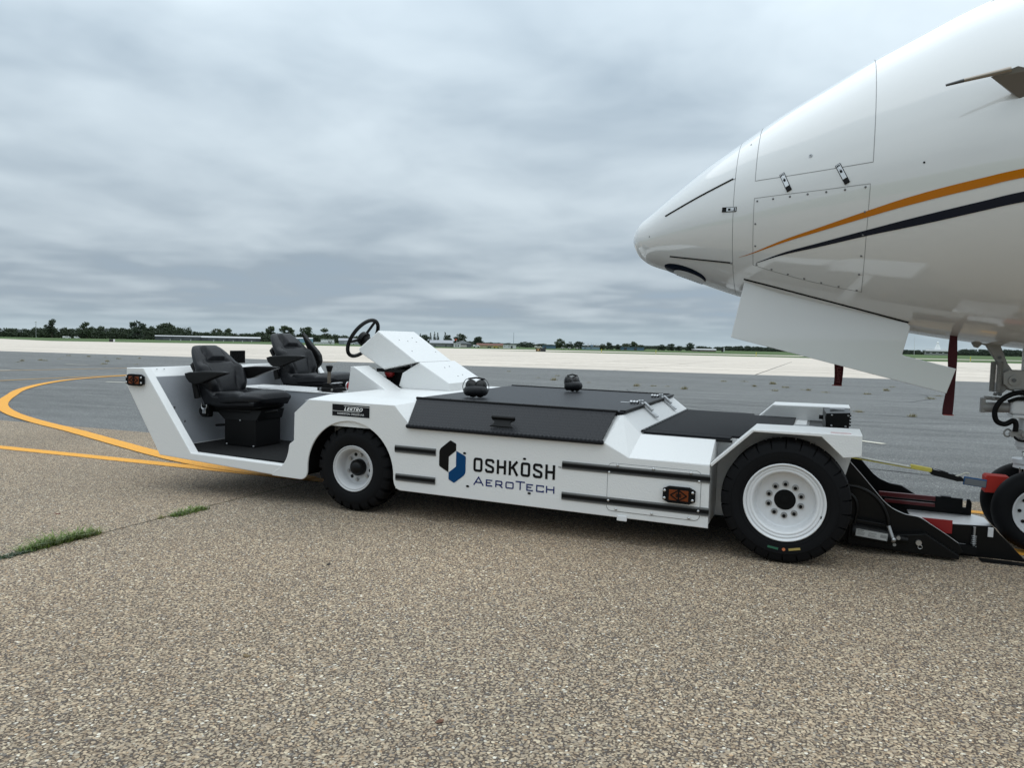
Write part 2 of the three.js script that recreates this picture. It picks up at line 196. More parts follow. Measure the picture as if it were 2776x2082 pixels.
function weed(name, label, x, z, g, m, extra) { const t = thing(name, label, 'weed', [x, 0, z], 0); part('blades', g, m, t); if (extra) part('dead_blades', extra, weedYellow, t); return t; }
weed('grass_weed', 'long green strip of grass growing in the slab joint at left', JX - 0.02, 1.52, blades(900, 0.055, 0.26, 0.015, 0.11, 0.0034, 3, 1.25), weedGreen, blades(70, 0.03, 0.06, 0.02, 0.10, 0.003, 4, 1.1).translate(0.01, 0, -0.22));
weed('grass_weed', 'low dark mat of grass in the joint at the left picture edge', JX, 1.86, blades(420, 0.045, 0.16, 0.006, 0.04, 0.003, 5, 1.3), weedDark);
weed('grass_weed', 'small bright green grass patch in the joint nearest the tug', JX + 0.035, 0.54, blades(460, 0.055, 0.16, 0.012, 0.07, 0.0034, 6, 1.2), weedGreen);
weed('grass_weed', 'tiny yellowish grass tuft between the two green joint weeds', JX + 0.0, 0.76, blades(50, 0.02, 0.035, 0.01, 0.035, 0.003, 7, 1.2), weedYellow);
{ const protos = [blades(130, 0.17, 0.13, 0.02, 0.13, 0.004, 21, 1.0), blades(90, 0.22, 0.12, 0.015, 0.08, 0.004, 22, 1.2), blades(150, 0.13, 0.10, 0.03, 0.19, 0.004, 23, 0.8)], r = rng(9);
  [[-13.96, -29.29], [-10.34, -23.66], [-9.15, -22.13], [-10.38, -26.12], [-7.54, -21.31], [-5.52, -20.11], [-5.05, -20.54], [-4.59, -20.63], [-3.84, -19.44], [-3.43, -26.34], [-2.71, -27.05], [-1.52, -25.6], [-0.96, -23.07], [-0.38, -22.0], [-0.2, -21.6], [-1.17, -20.56], [0.31, -20.72], [-1.99, -23.05], [1.5, -20.68], [2.66, -26.88], [2.23, -23.44], [3.07, -19.45], [3.47, -21.23], [-37.92, -22.57], [-37.3, -22.4], [-35.95, -20.05], [-37.39, -21.22], [-46.64, -30.82], [-42.09, -29.83], [-34.73, -23.97], [-31.6, -21.2], [-40.15, -25.36], [-43.88, -30.1], [-39.07, -28.31], [-30.49, -22.07], [-39.31, -30.05], [0.95, -13.0], [-20.6, -27.5], [1.9, -12.4]].forEach(([x, z], i) => { const o = solo('dry_tuft', protos[i % 3], weedDry, 'small dry tan grass tuft sprouting from a crack in the asphalt', 'weed', 'dry tufts scattered over the asphalt'); const s = (1.0 + r() * 0.8) * (z < -18 ? 0.62 : 0.42); o.position.set(x, -0.004, z); o.rotation.y = r() * 6; o.scale.set(s, s, s); }); }
// bits of dead leaf lying on the apron
{ const leafG = (seed) => { const r = rng(seed), s = new THREE.Shape(); const n = 9; for (let i = 0; i < n; i++) { const a = i / n * 6.283, q = 0.013 * (0.6 + 0.6 * r()) * (i % 2 ? 0.75 : 1); i ? s.lineTo(Math.cos(a) * q * 1.7, Math.sin(a) * q) : s.moveTo(q * 1.7, 0); } s.closePath(); return extr(s, 0.0012, 0).rotateX(-Math.PI / 2).rotateZ(0.12).rotateY(r() * 6); };
  [[-0.99, 2.52, [0.11, 0.045, 0.022], 'rust red dead leaf on the bare apron, left of the picture centre'], [-1.95, 2.37, [0.16, 0.11, 0.05], 'small brown dead leaf on the apron near the lower left'], [-2.42, 1.18, [0.03, 0.022, 0.016], 'dark scrap of leaf on the apron before the front wheel'], [-0.38, 2.73, [0.09, 0.03, 0.02], 'dark red leaf scrap on the apron below the picture centre'], [-4.9, 1.0, [0.14, 0.03, 0.02], 'reddish leaf scrap beyond the weedy joint at left']].forEach(([x, z, c, l], i) => { const o = solo('fallen_leaf', leafG(60 + i), M(c, 0.8), l, 'leaf'); o.position.set(x, 0.003, z); }); }

// ---------------------------------------------------------------- far trees and buildings
const foliage = [[0.042, 0.064, 0.028], [0.052, 0.075, 0.030], [0.036, 0.056, 0.032], [0.060, 0.076, 0.034]].map((c) => P(c, 0.9, { side: THREE.DoubleSide, vertexColors: true, transmission: 0.25, thickness: 0 }));
const bark = M([0.06, 0.05, 0.04], 0.95);
function leafCloud(blobs, n, size, seed) { // leaf-clump faces through the volume of a few lobes
  const r = rng(seed), pos = [], nor = [], col = []; const vol = blobs.reduce((s, b) => s + b[3] * b[4] * b[3], 0);
  for (const [bx, by, bz, rx, ry] of blobs) { const k = Math.max(20, Math.round(n * rx * ry * rx / vol)); for (let i = 0; i < k; i++) {
      let x, y, z, l; do { x = r() * 2 - 1; y = r() * 2 - 1; z = r() * 2 - 1; l = Math.hypot(x, y, z); } while (l > 1); const p = (0.55 + 0.5 * Math.pow(r(), 0.5)) / Math.max(l, 0.2) * Math.max(l, 0.25); x *= p; y *= p; z *= p;
      const c = V(bx + x * rx, by + y * ry, bz + z * rx), s = size * (0.5 + r()), a = V(r() - 0.5, r() - 0.5, r() - 0.5).normalize(), b = V(r() - 0.5, r() - 0.5, r() - 0.5).cross(a).normalize(), cc = a.clone().cross(b), t = 0.75 + 0.5 * r();
      for (const [u, v] of [[-1, -0.6], [1, -0.6], [0.1, 1]]) { const q = c.clone().addScaledVector(b, u * s).addScaledVector(cc, v * s); pos.push(q.x, q.y, q.z); nor.push(a.x, a.y, a.z); col.push(t, t, t); } } }
  const g = new THREE.BufferGeometry(); g.setAttribute('position', new THREE.Float32BufferAttribute(pos, 3)); g.setAttribute('normal', new THREE.Float32BufferAttribute(nor, 3)); g.setAttribute('color', new THREE.Float32BufferAttribute(col, 3)); g.setAttribute('uv', new THREE.Float32BufferAttribute(new Float32Array(pos.length / 3 * 2), 2)); return g; }
function tree(label, x, z, h, w, mat, seed, opt = {}) {
  const r = rng(seed), t = thing(opt.conifer ? 'conifer_tree' : 'broadleaf_tree', label, 'tree', [x, -0.05, z], 0, 'far trees around the airfield'), blobs = [], open = opt.open ?? 0;
  const limbs = [rodBetween([0, 0, 0], [0, h * 0.75, 0], h * 0.025, h * 0.008, 7)];
  if (opt.conifer) { for (let k = 0; k < 9; k++) { const f = k / 8; blobs.push([(r() - 0.5) * 0.1 * w, h * (0.12 + 0.84 * f), 0, w * 0.5 * (1.08 - f) + 0.12, h * 0.075]); } }
  else { const low = opt.low ?? 0.12; const n = 9 + Math.floor(r() * 4); for (let k = 0; k < n; k++) { const a = r() * 6.283, f = r(), e = Math.sqrt(1 - (f * 1.7 - 0.75) ** 2 * 0.55), rad = w * 0.5 * (0.25 + 0.5 * r()) * e, by = h * (low + 0.12 + (0.80 - low) * f), br = w * (0.17 + 0.11 * r()) * (1 - open * 0.3); blobs.push([Math.cos(a) * rad, by, Math.sin(a) * rad, br, Math.min(br, h * 0.17)]); if (k % 2) limbs.push(rodBetween([0, h * 0.3, 0], [Math.cos(a) * rad, by, Math.sin(a) * rad], h * 0.012, h * 0.005, 6)); } blobs.push([0, h * 0.9, 0, w * 0.22, h * 0.11], [0, h * 0.5, 0, w * 0.30, h * 0.2]); if (low < 0.1) blobs.push([w * 0.18, h * 0.16, 0, w * 0.3, h * 0.16], [-w * 0.2, h * 0.18, 0.2 * w, w * 0.28, h * 0.16]); }
  part('trunk', limbs, bark, t); part('crown', leafCloud(blobs, opt.n ?? 1100, (opt.leaf ?? 0.05) * Math.sqrt(h * w) , seed + 1), mat, t); return t; }
const F = foliage;
[['tall round-topped tree rising above the wood by the light mast', -585, -425, 14.5, 10.4, 2, {}],
 ['spreading tree in the wood between the two tallest at far left', -573.4, -447.5, 13.6, 11.4, 0, { open: 0.5 }],
 ['tallest dark tree in the wood, left of the long hangars', -542.6, -470.8, 16.3, 14.1, 2, { low: 0.04 }],
 ['very broad dark tree behind the left end of the long hangars', -554.5, -513.4, 15, 25.8, 0, { low: 0.05, n: 2200 }],
 ['brownish green tree behind the middle of the long hangars', -546.7, -568.1, 11.9, 14.8, 3, {}],
 ['narrow pointed tree behind the right hangar of the pair', -531.4, -567.5, 12.8, 9.4, 1, {}],
 ['uneven tree directly above the driver seat back', -488.9, -575.7, 15.2, 10.8, 1, { open: 0.6 }],
 ['wide ragged tree just left of the raised armrest', -484, -594, 15, 15.9, 1, { open: 0.5 }],
 ['broad full tree right of the raised armrest', -455, -588.8, 15, 17.1, 0, { low: 0.05 }],
 ['round tree above the low white building', -303, -410, 9.6, 9, 1, { low: 0.05 }],
 ['dark tree beside the conifers, left of the grey hangar', -192.8, -343.6, 6, 6.5, 2, { low: 0.04 }],
 ['bushy tree between the conifers and the windsock', -178.5, -344.4, 6.1, 5, 2, { low: 0.04 }],
 ['full tree behind the windsock', -175.3, -352.7, 6.6, 8.5, 0, { low: 0.04 }],
 ['round dark tree left of the red roofed building', -160.9, -342.8, 5.4, 7.9, 2, { low: 0.04 }],
 ['low wide tree right of the tall antenna', -182, -462.6, 3.7, 14.2, 2, { low: 0.04 }],
 ['low tree behind the blue building near the taxiway sign', -180.9, -495.5, 2.9, 11.4, 2, { low: 0.04 }],
 ['tallest tree right of the taxiway sign', -127.7, -372.4, 5.2, 6.8, 1, { low: 0.04, open: 0.4 }],
 ['dark round tree next right of the tallest', -122.5, -374.1, 3.8, 4.8, 2, { low: 0.03 }],
 ['lopsided dark tree left of the blue factory', -115.9, -369.8, 3.9, 5.7, 2, { low: 0.03 }],
 ['reddish green tree in front of the factory chimneys', -102.5, -364.3, 2.9, 4.1, 3, { low: 0.03 }],
 ['dark tree right of the factory chimneys', -97.8, -362.4, 3.6, 4.6, 2, { low: 0.03 }],
 ['small dark tree left of the long blue building', -93, -360.5, 2.8, 3.4, 2, { low: 0.03 }],
 ['wide tree behind the long blue building', -107.4, -438.4, 3.8, 9.6, 3, { low: 0.05 }],
 ['tall tree rising behind the long blue building', -102.3, -431.8, 4.7, 5.6, 1, {}],
 ['olive tree at the right end of the long blue building', -100, -440.1, 3.1, 7.4, 3, { low: 0.05 }],
 ['dark tree left of the pair before the long white shed', -82.7, -415.8, 3.4, 5.3, 2, { low: 0.03 }],
 ['tree of uneven top midway between blue building and white shed', -77, -413.8, 3.9, 4.8, 2, { low: 0.03 }],
 ['small round tree just left of the domed tree', -71.8, -408.6, 2.9, 4.3, 2, { low: 0.03 }],
 ['domed dark tree left of the long white shed', -65.1, -403.5, 4.4, 5.6, 2, { low: 0.03 }],
 ['low tree behind the long white shed', -60.7, -424.2, 2.9, 8.8, 2, { low: 0.03 }]].forEach(([l, x, z, h, w, m, o], i) => tree(l, x, z, h, w, F[m], 100 + i * 7, o));
[['dark conifer at the left edge of the spruce row', -185.7, -326.7, 6.1, 3.2], ['slim conifer second from left in the spruce row', -181.2, -329.2, 6.9, 2.6], ['tallest slim conifer in the spruce row', -180.2, -331.5, 7.3, 2.6], ['slim conifer at the right of the spruce row', -178, -330.9, 6.9, 2.5], ['single conifer between the spruce row and the windsock', -173.2, -330, 7.1, 3.6]].forEach(([l, x, z, h, w], i) => tree(l, x, z, h, w, F[2], 700 + i * 5, { conifer: 1, n: 700, leaf: 0.045 }));
function belt(name, label, prof, seed, depth, mat, dens) { const r = rng(seed), blobs = []; for (let i = 1; i < prof.length; i++) { const [x0, z0, h0] = prof[i - 1], [x1, z1, h1] = prof[i], L = Math.hypot(x1 - x0, z1 - z0), n = Math.max(1, Math.round(L / (dens * 0.5))); for (let k = 0; k < n; k++) { const f = (k + r()) / n, h = lerp(h0, h1, f) * (0.82 + 0.2 * r()), w = dens * (0.55 + 0.35 * r()), a = r() * depth; const bx = lerp(x0, x1, f) - a * 0.5, bz = lerp(z0, z1, f) - a; blobs.push([bx, h * 0.78, bz, w, h * 0.24], [bx + w * 0.4, h * 0.35, bz + w * 0.6, w * 1.1, h * 0.38]); blobs.push([lerp(x0, x1, (k + 0.5) / n) - 1, h * 0.36, lerp(z0, z1, (k + 0.5) / n) - 2, dens * 0.85, h * 0.34], [lerp(x0, x1, (k + 0.5) / n), h * 0.14, lerp(z0, z1, (k + 0.5) / n), dens * 0.7, h * 0.17]); } }
  const o = solo(name, leafCloud(blobs, blobs.length * 170, 0.05 * dens + 0.3, seed + 2), mat, label, 'wood'); o.userData.kind = 'stuff'; return o; }
belt('tree_belt', 'unbroken dark wood along the left horizon', [[-631.8, -395.5, 7.5], [-623.7, -407.9, 8.5], [-617.4, -417.3, 7.6], [-609.2, -429, 9], [-599.7, -442.1, 8.8], [-590.8, -453.8, 9.2], [-584, -462.5, 11.5], [-567.6, -482.3, 10.3], [-557.9, -493.3, 12.7], [-536.3, -516.5, 12.2], [-532, -520.9, 8.7], [-514, -538.5, 8.7], [-504.7, -547.2, 7.3], [-490.1, -560.2, 10.2], [-464.4, -581.5, 8.5], [-437.1, -602.1, 9.0], [-422.9, -612.2, 7.6], [-408.2, -621.9, 6.5], [-368.6, -646.1, 6.8]], 41, 14, F[0], 4.2);
belt('tree_belt', 'low distant wood behind the buildings in the middle', [[-440, -800, 5.6], [-403.8, -826.3, 5.6], [-375.1, -839.6, 4.5], [-324.9, -860.2, 3.2], [-260.9, -881.6, 3.2], [-192.1, -899, 4.2], [-153.7, -906.4, 3.8], [-120, -911.4, 3.8]], 42, 14, F[2], 4.5);
belt('tree_belt', 'long low wood on the horizon behind the aircraft nose', [[-112, -868.6, 3.8], [-94.4, -870.2, 5.1], [-70.8, -872.4, 5.8], [-47.6, -874, 5.2], [-9.8, -875.2, 4.8], [26.8, -874.9, 4.8], [82.5, -871.4, 4.6], [121.8, -866.8, 5.4], [134.5, -864.9, 6.4], [170.9, -858.5, 6.8], [230, -845, 6.4], [330, -815, 7]], 43, 14, F[2], 4.5);
// buildings: each a group at its base, u along the front from a to b
const metalRoof = M(0.48, 0.5), roofGrey = M([0.30, 0.31, 0.33], 0.6), wallDark = M([0.055, 0.06, 0.068], 0.7), wallGrey = M([0.17, 0.175, 0.175], 0.7), wallWhite = M(0.66, 0.7), wallTan = M([0.36, 0.30, 0.16], 0.8), roofRed = M([0.16, 0.065, 0.045], 0.8), wallBlue = M([0.085, 0.15, 0.21], 0.7), paneDark = P(0.02, 0.1), trimDark = M(0.05, 0.6);
function building(name, label, a, b, depth, wall, wallM, roofH, roofM, opt = {}) {
  const dx = b[0] - a[0], dz = b[1] - a[1], L = Math.hypot(dx, dz), t = thing(name, label, 'building', [a[0], -0.06, a[1]], Math.atan2(-dz, dx));
  part('wall', box(0, L, 0, wall, -depth, 0), wallM, t); const o = opt.over ?? 0.25;
  if (roofH > 0) part('roof', opt.gableFront ? extr([[-o, wall], [L / 2, wall + roofH], [L + o, wall]], o, -depth - o) : extrX([[o, wall + 0.01], [-depth / 2, wall + roofH], [-depth - o, wall + 0.01]], -o, L + o), roofM, t);
  else part('roof', box(-o, L + o, wall + 0.01, wall + 0.14, -depth - o, o), roofM, t);
  for (const [x, y, w, h] of opt.doors ?? []) part('door', box(x, x + w, 0.02, h, 0.02, 0.08), opt.doorM ?? trimDark, t);
  for (const [x, y, w, h] of opt.windows ?? []) { const f = part('window', box(x, x + w, y, y + h, 0.02, 0.09), wallWhite, t); part('pane', box(x + w * 0.08, x + w * 0.92, y + h * 0.1, y + h * 0.9, 0.095, 0.12), paneDark, f); }
  return t; }
building('hangar', 'long low dark grey hangar with bright roof, left of the pair', [-512.3, -462.2], [-484.7, -490.9], 12, 3.3, wallDark, 0.7, metalRoof, { doors: [6, 14, 22, 30].map((x) => [x, 0, 6, 2.8]) , doorM: M([0.075, 0.08, 0.09], 0.6) });
building('hangar', 'long low dark grey hangar with bright roof, right of the pair', [-480.6, -481], [-446.2, -512.8], 12, 2.9, wallDark, 1.2, metalRoof, { doors: [5, 13, 21, 29, 37].map((x) => [x, 0, 6, 2.8]), doorM: M([0.075, 0.08, 0.09], 0.6) });
building('hangar', 'pale blue hangar end showing beside the driver seat', [-426, -529.6], [-412, -539], 10, 3.6, M([0.20, 0.33, 0.42], 0.6), 1.0, metalRoof, { doors: [[2, 0, 4, 2.8]] });
building('office_block', 'flat white building with a lower wing, behind the steering wheel', [-256.4, -334.9], [-247.5, -341.4], 6, 1.0, wallWhite, 0, wallWhite, { windows: [[8.2, 0.3, 1.2, 0.4]] });
{ const t = building('office_block', 'taller white box of the flat white building', [-253.6, -337.6], [-248, -341.8], 5, 2.5, wallWhite, 0, wallWhite, { windows: [[3.8, 0.9, 0.9, 0.9], [5.0, 0.9, 0.9, 0.9]] }); }
building('house', 'grey gabled building seen through the steering wheel', [-250, -349], [-236, -358.5], 8, 2.1, M([0.24, 0.26, 0.28], 0.7), 1.4, roofGrey, { doors: [[3, 0, 3, 1.6], [9, 0, 3, 1.6]] , doorM: M([0.34, 0.36, 0.38], 0.6) });
building('hangar', 'grey metal hangar with pale roof left of the windsock', [-165.4, -299.7], [-156.2, -304.5], 9, 1.7, wallGrey, 1.4, roofGrey, { doors: [[2, 0, 0.5, 1.0], [7, 0, 0.5, 1.0]] });
building('hangar', 'dark grey hangar with its gable towards us under the windsock', [-154.8, -301.8], [-147.2, -305.6], 10, 1.6, M([0.10, 0.105, 0.11], 0.7), 1.5, roofGrey, { gableFront: true, doors: [[1.6, 0, 4.6, 1.35]] });
building('office_block', 'small white office with dark openings before the dark hangar', [-151.8, -296.6], [-149, -298], 2.5, 1.55, wallWhite, 0, wallWhite, { windows: [[0.8, 0.35, 0.5, 0.75], [1.8, 0.35, 0.6, 0.75]] });
building('row_building', 'long tan building with reddish brown roof', [-154, -325.9], [-142.6, -331], 6, 1.15, wallTan, 0.85, roofRed, { doors: [0.6, 2.8, 5.0, 7.2, 9.4].map((x) => [x, 0, 1.6, 0.85]), doorM: M([0.42, 0.37, 0.24], 0.7) });
building('row_building', 'white flat roofed building with dark windows below the antenna', [-131.7, -305.9], [-126.4, -308.1], 5, 1.5, wallWhite, 0, wallWhite, { windows: [[0.4, 0.7, 0.4, 0.3], [2.3, 0.6, 0.5, 0.4]], doors: [[3.4, 0, 0.8, 1.1]] });
building('row_building', 'blue building behind the taxiway sign', [-132.6, -359.4], [-126.2, -361.7], 8, 1.55, wallBlue, 0, wallBlue, { doors: [[1, 0, 1, 0.9]] });
{ const t = building('factory', 'low blue factory with thin chimneys', [-109, -351.3], [-100.6, -353.7], 9, 1.25, M([0.22, 0.31, 0.37], 0.7), 0, roofGrey, { windows: [[1, 0.5, 1.2, 0.3], [4, 0.5, 1.2, 0.3]] }); part('tower', box(4.2, 5.4, 1.3, 2.3, -5, -3.5), wallBlue, t); for (const [x, h] of [[2.8, 3.0], [3.2, 2.9], [4.6, 3.3], [5.6, 3.0], [6.9, 3.2], [7.9, 3.0]]) part('chimney', rodBetween([x, 1.3, -5], [x, h, -5], 0.09), M([0.4, 0.38, 0.36], 0.7), t); }
building('factory', 'long blue building among the trees', [-93, -363.6], [-81.5, -366.4], 9, 1.5, wallBlue, 0, M([0.13, 0.20, 0.26], 0.6), { doors: [[2, 0, 1.4, 1.1], [7, 0, 1.4, 1.1]] });
building('shed', 'long shed with white roof right of the far trees', [-63.5, -400.7], [-51.3, -402.4], 7, 0.95, M([0.16, 0.14, 0.12], 0.8), 0.55, metalRoof, { doors: [[3, 0, 1.2, 0.8]] });
{ const t = building('terminal', 'low building under a white cone tower, far behind the nose gear', [87.5, -782.4], [107.4, -780], 12, 3.6, M([0.25, 0.25, 0.24], 0.7), 0, wallWhite, { over: 1.2, windows: [[1, 1.4, 4, 1.4], [6, 1.4, 4, 1.4], [11, 1.4, 4, 1.4], [15.6, 1.4, 3.6, 1.4]] }); part('upper_storey', box(1, 19, 3.8, 5.4, -10, -1), wallWhite, t); part('cone_tower', [cyl(0.7, 2.6, 5.6, 20).translate(10.6, 8.2, -5), new THREE.SphereGeometry(1.1, 16, 12).translate(10.6, 11.3, -5)], M(0.75, 0.5), t); }
// masts, signs, markers, vehicles
{ const t = thing('light_mast', 'tall floodlight mast standing in the wood at far left', 'mast', [-582.5, -0.06, -409.7]); part('pole', rodBetween([0, 0, 0], [0, 12.4, 0], 0.22, 0.14), zinc, t); part('lamp_bank', box(-1.0, 1.0, 12.0, 12.9, -0.3, 0.3), wallWhite, t); }
{ const t = thing('radio_antenna', 'thin tall radio antenna in the middle distance', 'antenna', [-172.3, -0.06, -417.4]); part('mast', rodBetween([0, 0, 0], [0, 9.1, 0], 0.12, 0.09), M([0.20, 0.23, 0.26], 0.6), t); for (let k = 1; k < 9; k++) part('rung', box(-0.2, 0.2, k, k + 0.05, -0.03, 0.03), zinc, t); }
{ const t = thing('windsock', 'orange windsock over the dark hangar', 'windsock', [-150.6, -0.06, -297.3]); part('pole', rodBetween([0, 0, 0], [0, 3.55, 0], 0.05, 0.04), wallWhite, t); const s = part('sock', cyl(0.30, 0.16, 1.1, 14).rotateZ(Math.PI / 2 + 0.45).translate(-0.5, 3.35, 0), M([0.62, 0.07, 0.03], 0.8), t); s.userData.label = 'orange red cloth sock'; }
{ const t = thing('flag_pole', 'tall white pole left of the cone tower building', 'pole', [66.2, -0.06, -651.9]); part('pole', rodBetween([0, 0, 0], [0, 14.2, 0], 0.14, 0.1), wallWhite, t); part('cross_arm', box(-1.5, 1.5, 3.6, 3.8, -0.05, 0.05), wallWhite, t); }
function cv(w, h, draw) { const c = document.createElement('canvas'); c.width = w; c.height = h; const x = c.getContext('2d'); draw(x, w, h); const t = new THREE.CanvasTexture(c); t.colorSpace = THREE.SRGBColorSpace; t.magFilter = THREE.LinearFilter; t.needsUpdate = true; return t; }
{ const t = thing('taxiway_sign', 'taxiway sign with a pale letter A on brown, standing on the grass edge', 'sign', [-57.7, -0.06, -149.9], 0.33); part('left_panel', box(0, 0.95, 0.12, 0.8, -0.12, 0), M([0.09, 0.045, 0.015], 0.6), t).userData.label = 'dark amber panel with a pale A'; part('letter', new THREE.PlaneGeometry(0.56, 0.56).translate(0.5, 0.46, 0.004), new THREE.MeshStandardMaterial({ transparent: true, alphaTest: 0.5, roughness: 0.7, map: cv(128, 128, (x) => { x.fillStyle = 'rgb(214,180,120)'; x.font = 'bold 128px sans-serif'; x.textAlign = 'center'; x.fillText('A', 64, 110); }) }), t); part('right_panel', box(0.97, 2.15, 0.10, 0.86, -0.14, 0), M([0.02, 0.021, 0.024], 0.5), t); for (const x of [0.2, 0.8, 1.3, 1.9]) part('leg', box(x - 0.03, x + 0.03, 0, 0.14, -0.1, -0.04), zinc, t); }
function signBoard(label, x, z, w, h, turn) { const t = thing('airfield_sign', label, 'sign', [x, -0.06, z], turn); part('dark_panel', box(-w / 2, w * 0.2, 0.1, h, -0.1, 0), M(0.015, 0.5), t); part('white_panel', box(w * 0.21, w / 2, 0.1, h, -0.1, 0), wallWhite, t); part('leg', box(-0.05, 0.05, 0, 0.12, -0.08, -0.02), zinc, t); return t; }
signBoard('small black and white sign at the edge of the left grass', -186, -150, 1.5, 0.85, 0.6);
signBoard('small black and white sign at the right end of the white shed', -46.5, -392, 1.6, 2.3, 0.1);
for (const [x, z] of [[-384.2, -357.3], [-379.9, -361.8], [-375.8, -366], [-358.4, -367.7], [-354.1, -371.8], [-349.9, -375.7], [-338.4, -371.3], [-334.3, -375]]) { const t = thing('edge_marker', 'tiny white runway edge marker in the grass before the hangars', 'marker', [x, -0.06, z], 0, 'runway edge markers'); part('post', cyl(0.16, 0.16, 0.75, 10).translate(0, 0.37, 0), wallWhite, t); part('cap', cyl(0.3, 0.3, 0.25, 10).translate(0, 0.85, 0), wallWhite, t); }
for (const [x, z, l] of [[-43.7, -152.8, 'slim yellow marker post on the grass, just right of the tallest far tree'], [-32.1, -153.5, 'slim yellow marker post on the grass below the far wood gap'], [-11.9, -152.5, 'slim yellow marker post on the grass left of the gear door'], [24, -146, 'slim yellow marker post on the grass beside the long red streamer']]) { const t = thing('marker_post', l, 'marker', [x, -0.06, z], 0, 'yellow marker posts'); part('post', cyl(0.06, 0.06, 0.95, 8).translate(0, 0.47, 0), M([0.62, 0.52, 0.06], 0.6), t); part('base', cyl(0.12, 0.14, 0.08, 10).translate(0, 0.04, 0), zinc, t); }
function vehicle(name, label, x, z, L, h, turn, m, van) { const t = thing(name, label, 'vehicle', [x, -0.06, z], turn); part('body', extr(van ? [[0, 0.25], [L, 0.25], [L, h * 0.55], [L * 0.86, h * 0.6], [L * 0.76, h], [0, h]] : [[0, 0.3], [L, 0.3], [L, h * 0.6], [L * 0.75, h * 0.66], [L * 0.64, h], [L * 0.25, h], [L * 0.1, h * 0.64], [0, h * 0.6]], 0.85, -0.85, 0.05), m, t); part('window', box(L * 0.3, L * 0.68, h * 0.68, h * 0.9, 0.85, 0.87), paneDark, t); for (const f of [0.18, 0.8]) part('wheel', cyl(0.3, 0.3, 0.2, 14).rotateX(Math.PI / 2).translate(L * f, 0.3, 0.8), rubber, t); return t; }
vehicle('service_truck', 'small yellow vehicle parked in front of the tan building', -125.2, -280.2, 2.4, 0.75, 0.4, M([0.6, 0.4, 0.02], 0.5), true);
vehicle('parked_car', 'small dark vehicle left of the yellow one', -127.6, -279.6, 1.5, 0.7, 0.4, M(0.03, 0.4));
vehicle('parked_car', 'white car under the roof of the grey gabled building', -243, -347, 4.2, 1.35, 0.66, M(0.7, 0.4));
vehicle('parked_van', 'white van between the dark hangar and the tan building', -145.6, -303.8, 3.0, 1.25, 0.4, M(0.7, 0.4), true);
[[-118.8, -347.5, 'white car leftmost of the row before the blue building'], [-115.4, -348.3, 'white car second of the row before the blue building'], [-111.8, -349.5, 'white car at the foot of the tallest far tree']].forEach(([x, z, l]) => vehicle('parked_car', l, x, z, 2.2, 0.85, 0.3, M(0.72, 0.4)));
vehicle('box_trailer', 'long white trailer with rounded front left of the blue building', -131, -343.8, 3.9, 1.3, 0.35, M([0.55, 0.53, 0.47], 0.6), true);
{ const t = thing('storage_box', 'pale low box before the small white office', 'box', [-146.4, -0.06, -292.6], 0.4); part('case', box(0, 2.6, 0.1, 1.0, -1.2, 0, 0.05), M([0.5, 0.46, 0.44], 0.7), t); part('lid', box(-0.05, 2.65, 1.0, 1.1, -1.25, 0.05), M([0.55, 0.5, 0.48], 0.7), t); }
for (const [x, z, L, l] of [[-527.7, -391.4, 5.4, 'long white trailer at the foot of the left wood, left one'], [-523.2, -397.2, 3.6, 'white trailer at the foot of the left wood, right one']]) vehicle('box_trailer', l, x, z, L, 1.6, 0.92, M(0.75, 0.5), true);

// ---------------------------------------------------------------- the tug (x to its rear, z towards us, near side at z = 0)
const tug = thing('aircraft_tug', 'white low open-cab aircraft tug with black deck plates, holding the jet nose wheel', 'aircraft tug'); tug.quaternion.copy(tilt);
const FAR = -2.42, CL = -1.21, mz = (z) => 2 * CL - z; // mirror in the centre line
const both = (fn) => { fn(1, (z) => z); fn(-1, mz); };
function sidePanelShape() { const s = new THREE.Shape(); s.moveTo(-0.455, 0.164); s.lineTo(-0.46, 0.56); s.lineTo(-0.97, 0.562); s.lineTo(-1.148, 0.65); s.lineTo(-2.585, 0.65); s.lineTo(-2.60, 0.675); s.lineTo(-2.715, 0.79); s.lineTo(-3.475, 0.787); s.lineTo(-3.605, 0.677); s.lineTo(-3.608, 0.458); s.lineTo(-3.63, 0.443); s.quadraticCurveTo(-3.655, 0.43, -3.655, 0.40); s.quadraticCurveTo(-3.67, 0.27, -3.77, 0.215); s.quadraticCurveTo(-3.815, 0.19, -3.814, 0.165); s.lineTo(-3.545, 0.160); s.quadraticCurveTo(-3.478, 0.165, -3.477, 0.24);
  s.absarc(-3.095, 0.262, 0.382, Math.PI, 0, true); s.quadraticCurveTo(-2.71, 0.17, -2.645, 0.168); s.closePath(); return s; }
both((sg, m) => { const p = part('side_panel', boxUV(extr(sidePanelShape(), m(0), m(-0.016), 0.004, 40)), whitePaint, tug);
  // cab side frame: sloping post, sill and toe
  part('cab_side_frame', boxUV(extr([[-5.385, 0.946], [-5.19, 0.952], [-4.655, 0.268], [-3.70, 0.252], [-3.75, 0.166], [-5.003, 0.222], [-5.385, 0.80]], m(-0.003), m(-0.085), 0.007)), whitePaint, tug); });
part('front_wall', boxUV(extr([[-5.383, 0.944], [-5.383, 0.802], [-5.003, 0.226], [-4.96, 0.236], [-5.05, 0.262], [-5.225, 0.872], [-5.30, 0.944]], -0.086, FAR + 0.086, 0.006)), whitePaint, tug);
